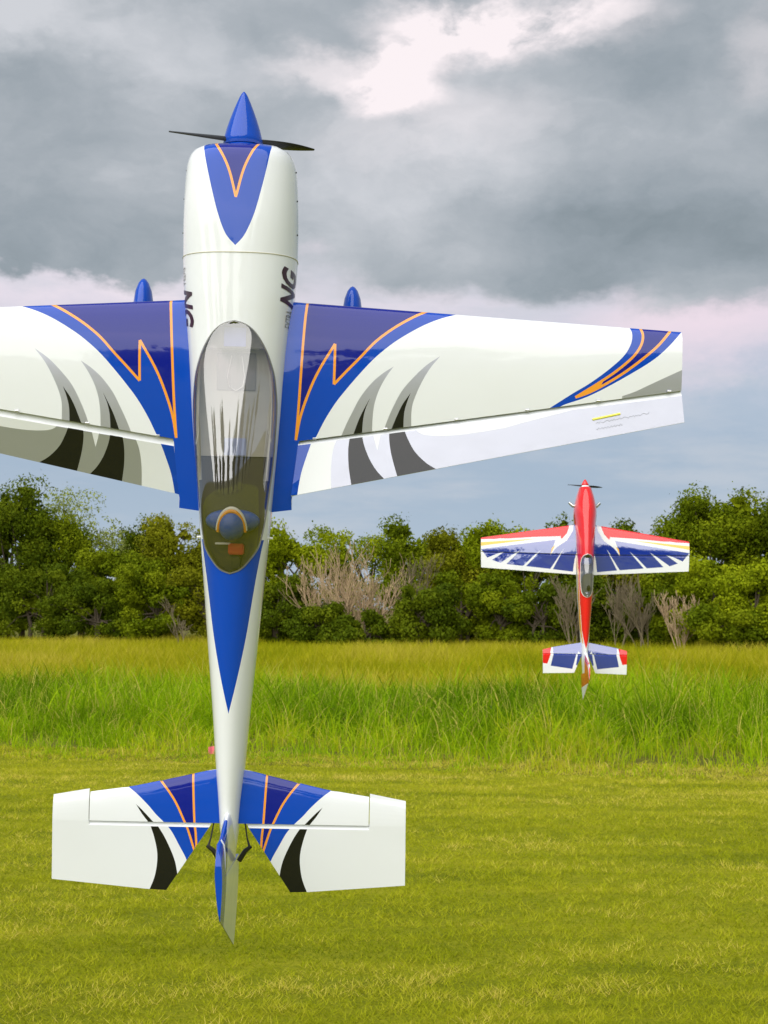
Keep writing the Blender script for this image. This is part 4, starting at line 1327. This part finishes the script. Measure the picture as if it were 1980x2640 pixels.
# ================================================================== RED AIRPLANE
D2 = 15.0; U2 = D2 / FPX; TH2 = 0.020
B = make_root('aerobatic_model_airplane', 1508, 1500, D2, TH2, R(8))
tag(B, 'smaller red, white and blue model airplane hovering nose up near the tall grass', 'model airplane')


def T2(x, y):
    dx, dy = x - 1508, 1500 - y; c, s = math.cos(TH2), math.sin(TH2)
    return ((dx * c - dy * s) * U2, (dx * s + dy * c) * U2)


Z2 = lambda *p: [T2(1220 + .3496 * a, 1220 + .3496 * b) for a, b in p]
Y2 = lambda *p: [T2(1360 + .1688 * a, 1480 + .1688 * b) for a, b in p]
V2 = lambda y: (1500 - y) * U2
M2 = [WHITE, RED, YELLOW, BLUE2, ORANGE]
lp, lq = Z2((905, 378), (1600, 503)); tp, tq = Z2((890, 750), (1592, 724))
le2 = lambda u: lp[1] + (np.asarray(u) - lp[0]) * (lq[1] - lp[1]) / (lq[0] - lp[0])
te2 = lambda u: tp[1] + (np.asarray(u) - tp[0]) * (tq[1] - tp[1]) / (tq[0] - tp[0])
h2a, h2b = Z2((890, 600), (1595, 605))
hv2 = lambda u: h2a[1] + (u - h2a[0]) * (h2b[1] - h2a[1]) / (h2b[0] - h2a[0])
u2t = lq[0]
w2_out = dense([(0.08, float(le2(.08))), (u2t, float(le2(u2t))), (u2t, hv2(u2t)), (0.08, hv2(.08))], 0.05)
blue_all = Z2((820, 300), (915, 300), (930, 430), (965, 490), (1040, 560), (1090, 650), (1060, 480), (1598, 590), (1598, 600), (1540, 660), (1440, 690), (900, 730), (820, 745))
red_p = Z2((945, 340), (950, 400), (968, 450), (1005, 492), (1018, 472), (1200, 484), (1400, 504), (1620, 526), (1620, 460))
wht_b = Z2((1010, 470), (1030, 505), (1085, 605), (1045, 500), (1595, 582), (1620, 582), (1620, 520))
yel_b = Z2((1180, 496), (1595, 566), (1620, 566), (1620, 538), (1595, 538))
wedge = lambda *p: (Z2(*p), 0)
blue2 = [(Z2((820, 300), (905, 300), (925, 430), (965, 500), (1040, 555), (1085, 610), (1050, 500), (1330, 545), (1598, 590), (1590, 600), (1545, 655), (1440, 690), (1060, 717), (915, 730), (820, 735)), 3)]
slant = [wedge((985, 560), (1062, 716), (1062, 760), (1120, 760), (1095, 735)), wedge((1155, 580), (1262, 705), (1262, 740), (1320, 740), (1205, 620)), wedge((1305, 585), (1405, 692), (1460, 692), (1360, 620)),
         wedge((1425, 603), (1520, 672), (1570, 660), (1475, 618)), wedge((870, 560), (890, 760), (918, 760), (905, 640), (885, 560))]
w2_regs = blue2 + [(red_p, 1), (wht_b, 0), (yel_b, 2)] + slant + [(Z2((912, 340), (946, 340), (955, 420), (975, 470), (1010, 505), (1050, 530), (1085, 615), (1040, 552), (985, 505), (940, 450), (925, 400)), 0)]
w2_regs += [(Z2((1052, 540), (1085, 612), (1075, 560)), 2)]
a2_out = dense([h2a, (u2t, hv2(u2t)), tq, tp], 0.05)
hinge2 = (tuple(h2a), (u2t, hv2(u2t)))
ha2 = lambda u: (le2(u) - te2(u)) * 0.040 + 0 * np.asarray(u)
for mir in (False, True):
    w_ = flying('wing', w2_out, w2_regs, le2, te2, 0.13, M2, B, mirror_u=mir, gu=0.06)
    control('aileron', a2_out, w2_regs, hinge2, te2, ha2, 0.02, R(1.5 if not mir else 0.3), M2, w_, mirror_u=mir)
# tail
sl, sm, sr = Y2((880, 1045), (1320, 1125), (1495, 1172))
le2s = lambda u: np.interp(np.asarray(u), [0.02, sm[0], sr[0]], [sl[1] + .004, sm[1], sr[1]])
te2s = lambda u: np.full(np.shape(u), Y2((1250, 1522))[0][1])
hs2 = Y2((1100, 1222))[0][1]
s2_out = dense([(0.01, float(le2s(.01))), (sm[0], sm[1]), (sr[0], float(le2s(sr[0]))), (sr[0], hs2), (0.01, hs2)], 0.03)
s2_regs = [(Y2((820, 900), (1345, 1100), (1350, 1130), (1330, 1250), (1368, 1415), (1040, 1450), (955, 1180), (900, 1250), (820, 1250)), 3),
           (Y2((1352, 1080), (1520, 1100), (1520, 1375), (1420, 1385), (1385, 1290)), 1)]
e2_out = dense([Y2((895, 1222))[0], (sr[0], hs2), Y2((1482, 1530))[0], Y2((1010, 1508))[0], Y2((965, 1390))[0]], 0.03)
el2 = [(Y2((820, 1200), (960, 1200), (985, 1390), (950, 1400), (820, 1300)), 3), (Y2((985, 1225), (1330, 1225), (1368, 1415), (1040, 1450)), 3), (Y2((1370, 1225), (1520, 1225), (1520, 1375), (1420, 1385)), 1)]
for mir in (False, True):
    s_ = flying('stabilizer', s2_out, s2_regs, le2s, te2s, 0.08, M2, B, mirror_u=mir, gu=0.04)
    control('elevator', e2_out, el2, ((0.03, hs2), (sr[0], hs2)), te2s, lambda u: np.full(np.shape(u), .016), .014, R(2), M2, s_, mirror_u=mir)
# fuselage
cx = lambda a, b: abs(b - a) * .3496 * U2 / 2
FUS2 = [(V2(1748), .006, .05, -.10, 2.0), (V2(1700), .026, .075, -.12, 2.0), (V2(1672), .031, .09, -.13, 2.0), (V2(1627), .040, .115, -.15, 2.05), (V2(1545), .0605, .17, -.19, 2.1),
        (V2(1480), .070, .20, -.22, 2.2), (V2(1440), .073, .21, -.24, 2.2), (V2(1400), .080, .215, -.25, 2.2), (V2(1350), .090, .215, -.26, 2.2), (V2(1320), .098, .21, -.26, 2.2), (V2(1287), .083, .18, -.22, 2.2), (V2(1262), .059, .13, -.16, 2.1), (V2(1255), .051, .10, -.12, 2.1)]
FUS2 = [(a, b * 1.14, c, d, e) for a, b, c, d, e in FUS2]
can2 = pchip([V2(1544), V2(1540), V2(1525), V2(1490), V2(1460), V2(1445), V2(1438), V2(1434)], [.001, .03, .052, .060, .060, .052, .036, .001])
v2s = V2(1544) + (V2(1434) - V2(1544)) * (1 - np.cos(np.linspace(0, math.pi, 40))) / 2
can2_poly = np.concatenate([np.stack([can2(v2s), v2s], 1), np.stack([-can2(v2s), v2s], 1)[::-1]])
wside = np.array([(.10, V2(1240)), (.0965, V2(1310)), (.089, V2(1345)), (.077, V2(1370)), (.073, V2(1400)), (.066, V2(1440)), (.058, V2(1480)), (.050, V2(1545)), (.030, V2(1627)), (.012, V2(1660)), (0.0, V2(1674))])
wside = wside * [1.22, 1]
red_top = np.concatenate([wside, (wside * [-1, 1])[::-1]])
orn = np.array([(.12, V2(1330)), (.097, V2(1350)), (.083, V2(1372)), (.078, V2(1400)), (.072, V2(1440)), (.064, V2(1480)), (.056, V2(1545)), (.036, V2(1627)), (.022, V2(1660)), (.017, V2(1700)), (0.03, V2(1760)), (.14, V2(1760))])
orn = orn * [1.17, 1]
edge_o = ribbon(S_(orn[:9], 4), .006); edge_p = edge_o * [-1, 1]
f2, fs2, fa2, ft2, fb2 = fuselage('fuselage', FUS2, [(red_top, 1), (edge_o, 4), (edge_p, 4)], M2, B, V2(1747), V2(1255.2), hole=can2_poly, dv=0.05, dphi=R(9), ang_scale=0.12) if False else fuselage('fuselage', FUS2, [(red_top, 1), (edge_o, 4), (edge_p, 4)], M2, B, V2(1747), V2(1255.2), hole=can2_poly, dv=0.05, dphi=R(9))
loft_caps('nose_plate', fs2, V2(1255.2), WHITE, f2)
td2 = fus_maps(FUS2)[0]
rail2 = lambda v: fs2(td2(np.stack([can2(v), v], 1)))[:, 2]
Vc, Fc = canopy_mesh(V2(1544), V2(1434), can2, rail2, lambda t: np.minimum(.02 + .085 * np.sin(np.pi * np.clip(t, 0, 1)) ** .7, .3 * np.sqrt(np.clip(np.minimum(t, 1 - t), 0, 1)) + .004), 36, 16)
me = bpy.data.meshes.new('canopy'); me.from_pydata(Vc, [], Fc); me.update()
for p in me.polygons: p.use_smooth = True
GLASS2 = glass('clear_canopy', (0.55, 0.56, 0.58, 1))
c2 = obj_from_mesh('canopy', me, B, [GLASS2])
r2 = fs2(td2(np.concatenate([can2_poly, can2_poly[:1]])))
tubes('canopy_rim', [(r2, [.004] * len(r2))], WHITEP, c2, 6)
vv = np.linspace(V2(1543), V2(1435), 20); h_ = can2(vv) * .97
tv = [(x, q, .06) for x, q in zip(h_, vv)] + [(-x, q, .06) for x, q in zip(h_, vv)] + [(x, q, z - .004) for x, q, z in zip(h_, vv, rail2(vv))] + [(-x, q, z - .004) for x, q, z in zip(h_, vv, rail2(vv))]
tf = [f for i in range(19) for f in ((i, 20 + i, 21 + i, i + 1), (i, i + 1, 41 + i, 40 + i), (20 + i, 60 + i, 61 + i, 21 + i))]
me = bpy.data.meshes.new('cockpit_floor'); me.from_pydata(tv, [], tf); me.update(); obj_from_mesh('cockpit_floor', me, f2, [GREYP])
box('dash_hood', (-.045, V2(1458), .06), (.045, V2(1442), .16), MIDBLUE, f2, .01)
ellipsoid('headrest', (0.018, V2(1520), .13), (.018, .03, .05), CARBON, f2, 16, 10)
# fin
lf2 = lambda a: np.interp(a, [-.1, .06, .31, .35], [V2(1668), V2(1675), V2(1712), V2(1722)])
tf2 = lambda a: np.interp(a, [-.14, .35], [V2(1803), V2(1752)])
f2_out = dense([(-.02, float(lf2(-.02))), (.31, float(lf2(.31))), (.31, V2(1735)), (-.02, V2(1735))], .03)
fr2 = [(dense([(.15, V2(1650)), (.6, V2(1650)), (.6, V2(1745)), (.10, V2(1745))], .03), 1)]
fn2 = flying('fin', f2_out, fr2, lf2, tf2, .10, M2, B, gu=.04, post=swapper, flip=True)
r2_out = dense([(-.13, V2(1735)), (.31, V2(1735)), (.314, float(lf2(.314))), (.345, float(lf2(.345))), (.345, float(tf2(.345))), (-.13, float(tf2(-.13)))], .03)
rd2 = flying('rudder', r2_out, [(dense([(-.2, V2(1730)), (.30, V2(1730)), (.33, V2(1760)), (-.2, V2(1772))], .03), 1)], lf2, tf2, .10, M2, fn2, gu=.04, post=swapper, flip=True, cap_mat=1)
# spinner, propeller, exhausts, wheels
s0 = V2(1256)
spin2 = lathe('spinner', [(V2(1232) - s0 - L * U2, q * U2) for L, q in ((0, .4), (2, 2.6), (6, 5.2), (11, 8), (17, 10.6))], RED, B, (0, s0, -.005), 32)
lathe('spinner_ring', [(V2(1249.4) - s0, .041), (V2(1256) - s0, .046)], WHITE, spin2, (0, s0, -.005), 32)
for a in (R(160), R(-20)):
    blade_mesh('propeller_blade', 0.19, 0.04, a, CARBON, spin2, V2(1250), -.005)
for sx in (-1, 1):
    ex = tubes('exhaust', [([(sx * .07, V2(1300), -.02), (sx * .115, V2(1302), -.03), (sx * .150, V2(1293), -.04)], [.018, .017, .014])], METAL, f2, 10)
    pr = [(0, .002), (-.03, .022), (-.09, .034), (-.2, .036), (-.36, .02), (-.46, .004)]
    pt = lathe('wheel_pant', pr, CARBON, B, (sx * .315, V2(1344), -.42), 20, .9, 1.5)
    tubes('gear_leg', [([(sx * .05, V2(1380), -.24), (sx * .2, V2(1380), -.32), (sx * .31, V2(1380), -.42)], [.02, .017, .014])], CARBON, B, 8)

# ================================================================== SMALL THINGS
# pink marker flag at the mown edge
Df = 16.9; fx = (556 - 990) / FPX * Df
FL = bpy.data.objects.new('marker_flag', None); col.objects.link(FL); FL.location = (fx, Df, 0)
tag(FL, 'small pink marker flag on a wire at the edge of the tall grass', 'flag')
zt = CAM_H + (1570 - 1920) / FPX * Df
tubes('wire_stake', [([(0, 0, -.02), (0.002, 0, zt * .5), (0, 0, zt)], [.0025] * 3)], METAL, FL, 6)
n = 8; fv = []; 
for i in range(n + 1):
    for j in range(2):
        t = i / n; fv.append((-.064 * t, .012 * math.sin(t * 5), zt - .003 - j * (.088 - .012 * t) - .008 * t))
for i in range(n + 1):
    for j in range(2):
        t = i / n; fv.append((-.064 * t, .012 * math.sin(t * 5) + .001, zt - .003 - j * (.088 - .012 * t) - .008 * t))
ff = [(2 * i, 2 * i + 1, 2 * i + 3, 2 * i + 2) for i in range(n)] + [(18 + 2 * i, 18 + 2 * i + 2, 18 + 2 * i + 3, 18 + 2 * i + 1) for i in range(n)]
me = bpy.data.meshes.new('flag_cloth'); me.from_pydata(fv, [], ff); me.update(); obj_from_mesh('flag_cloth', me, FL, [PINK])
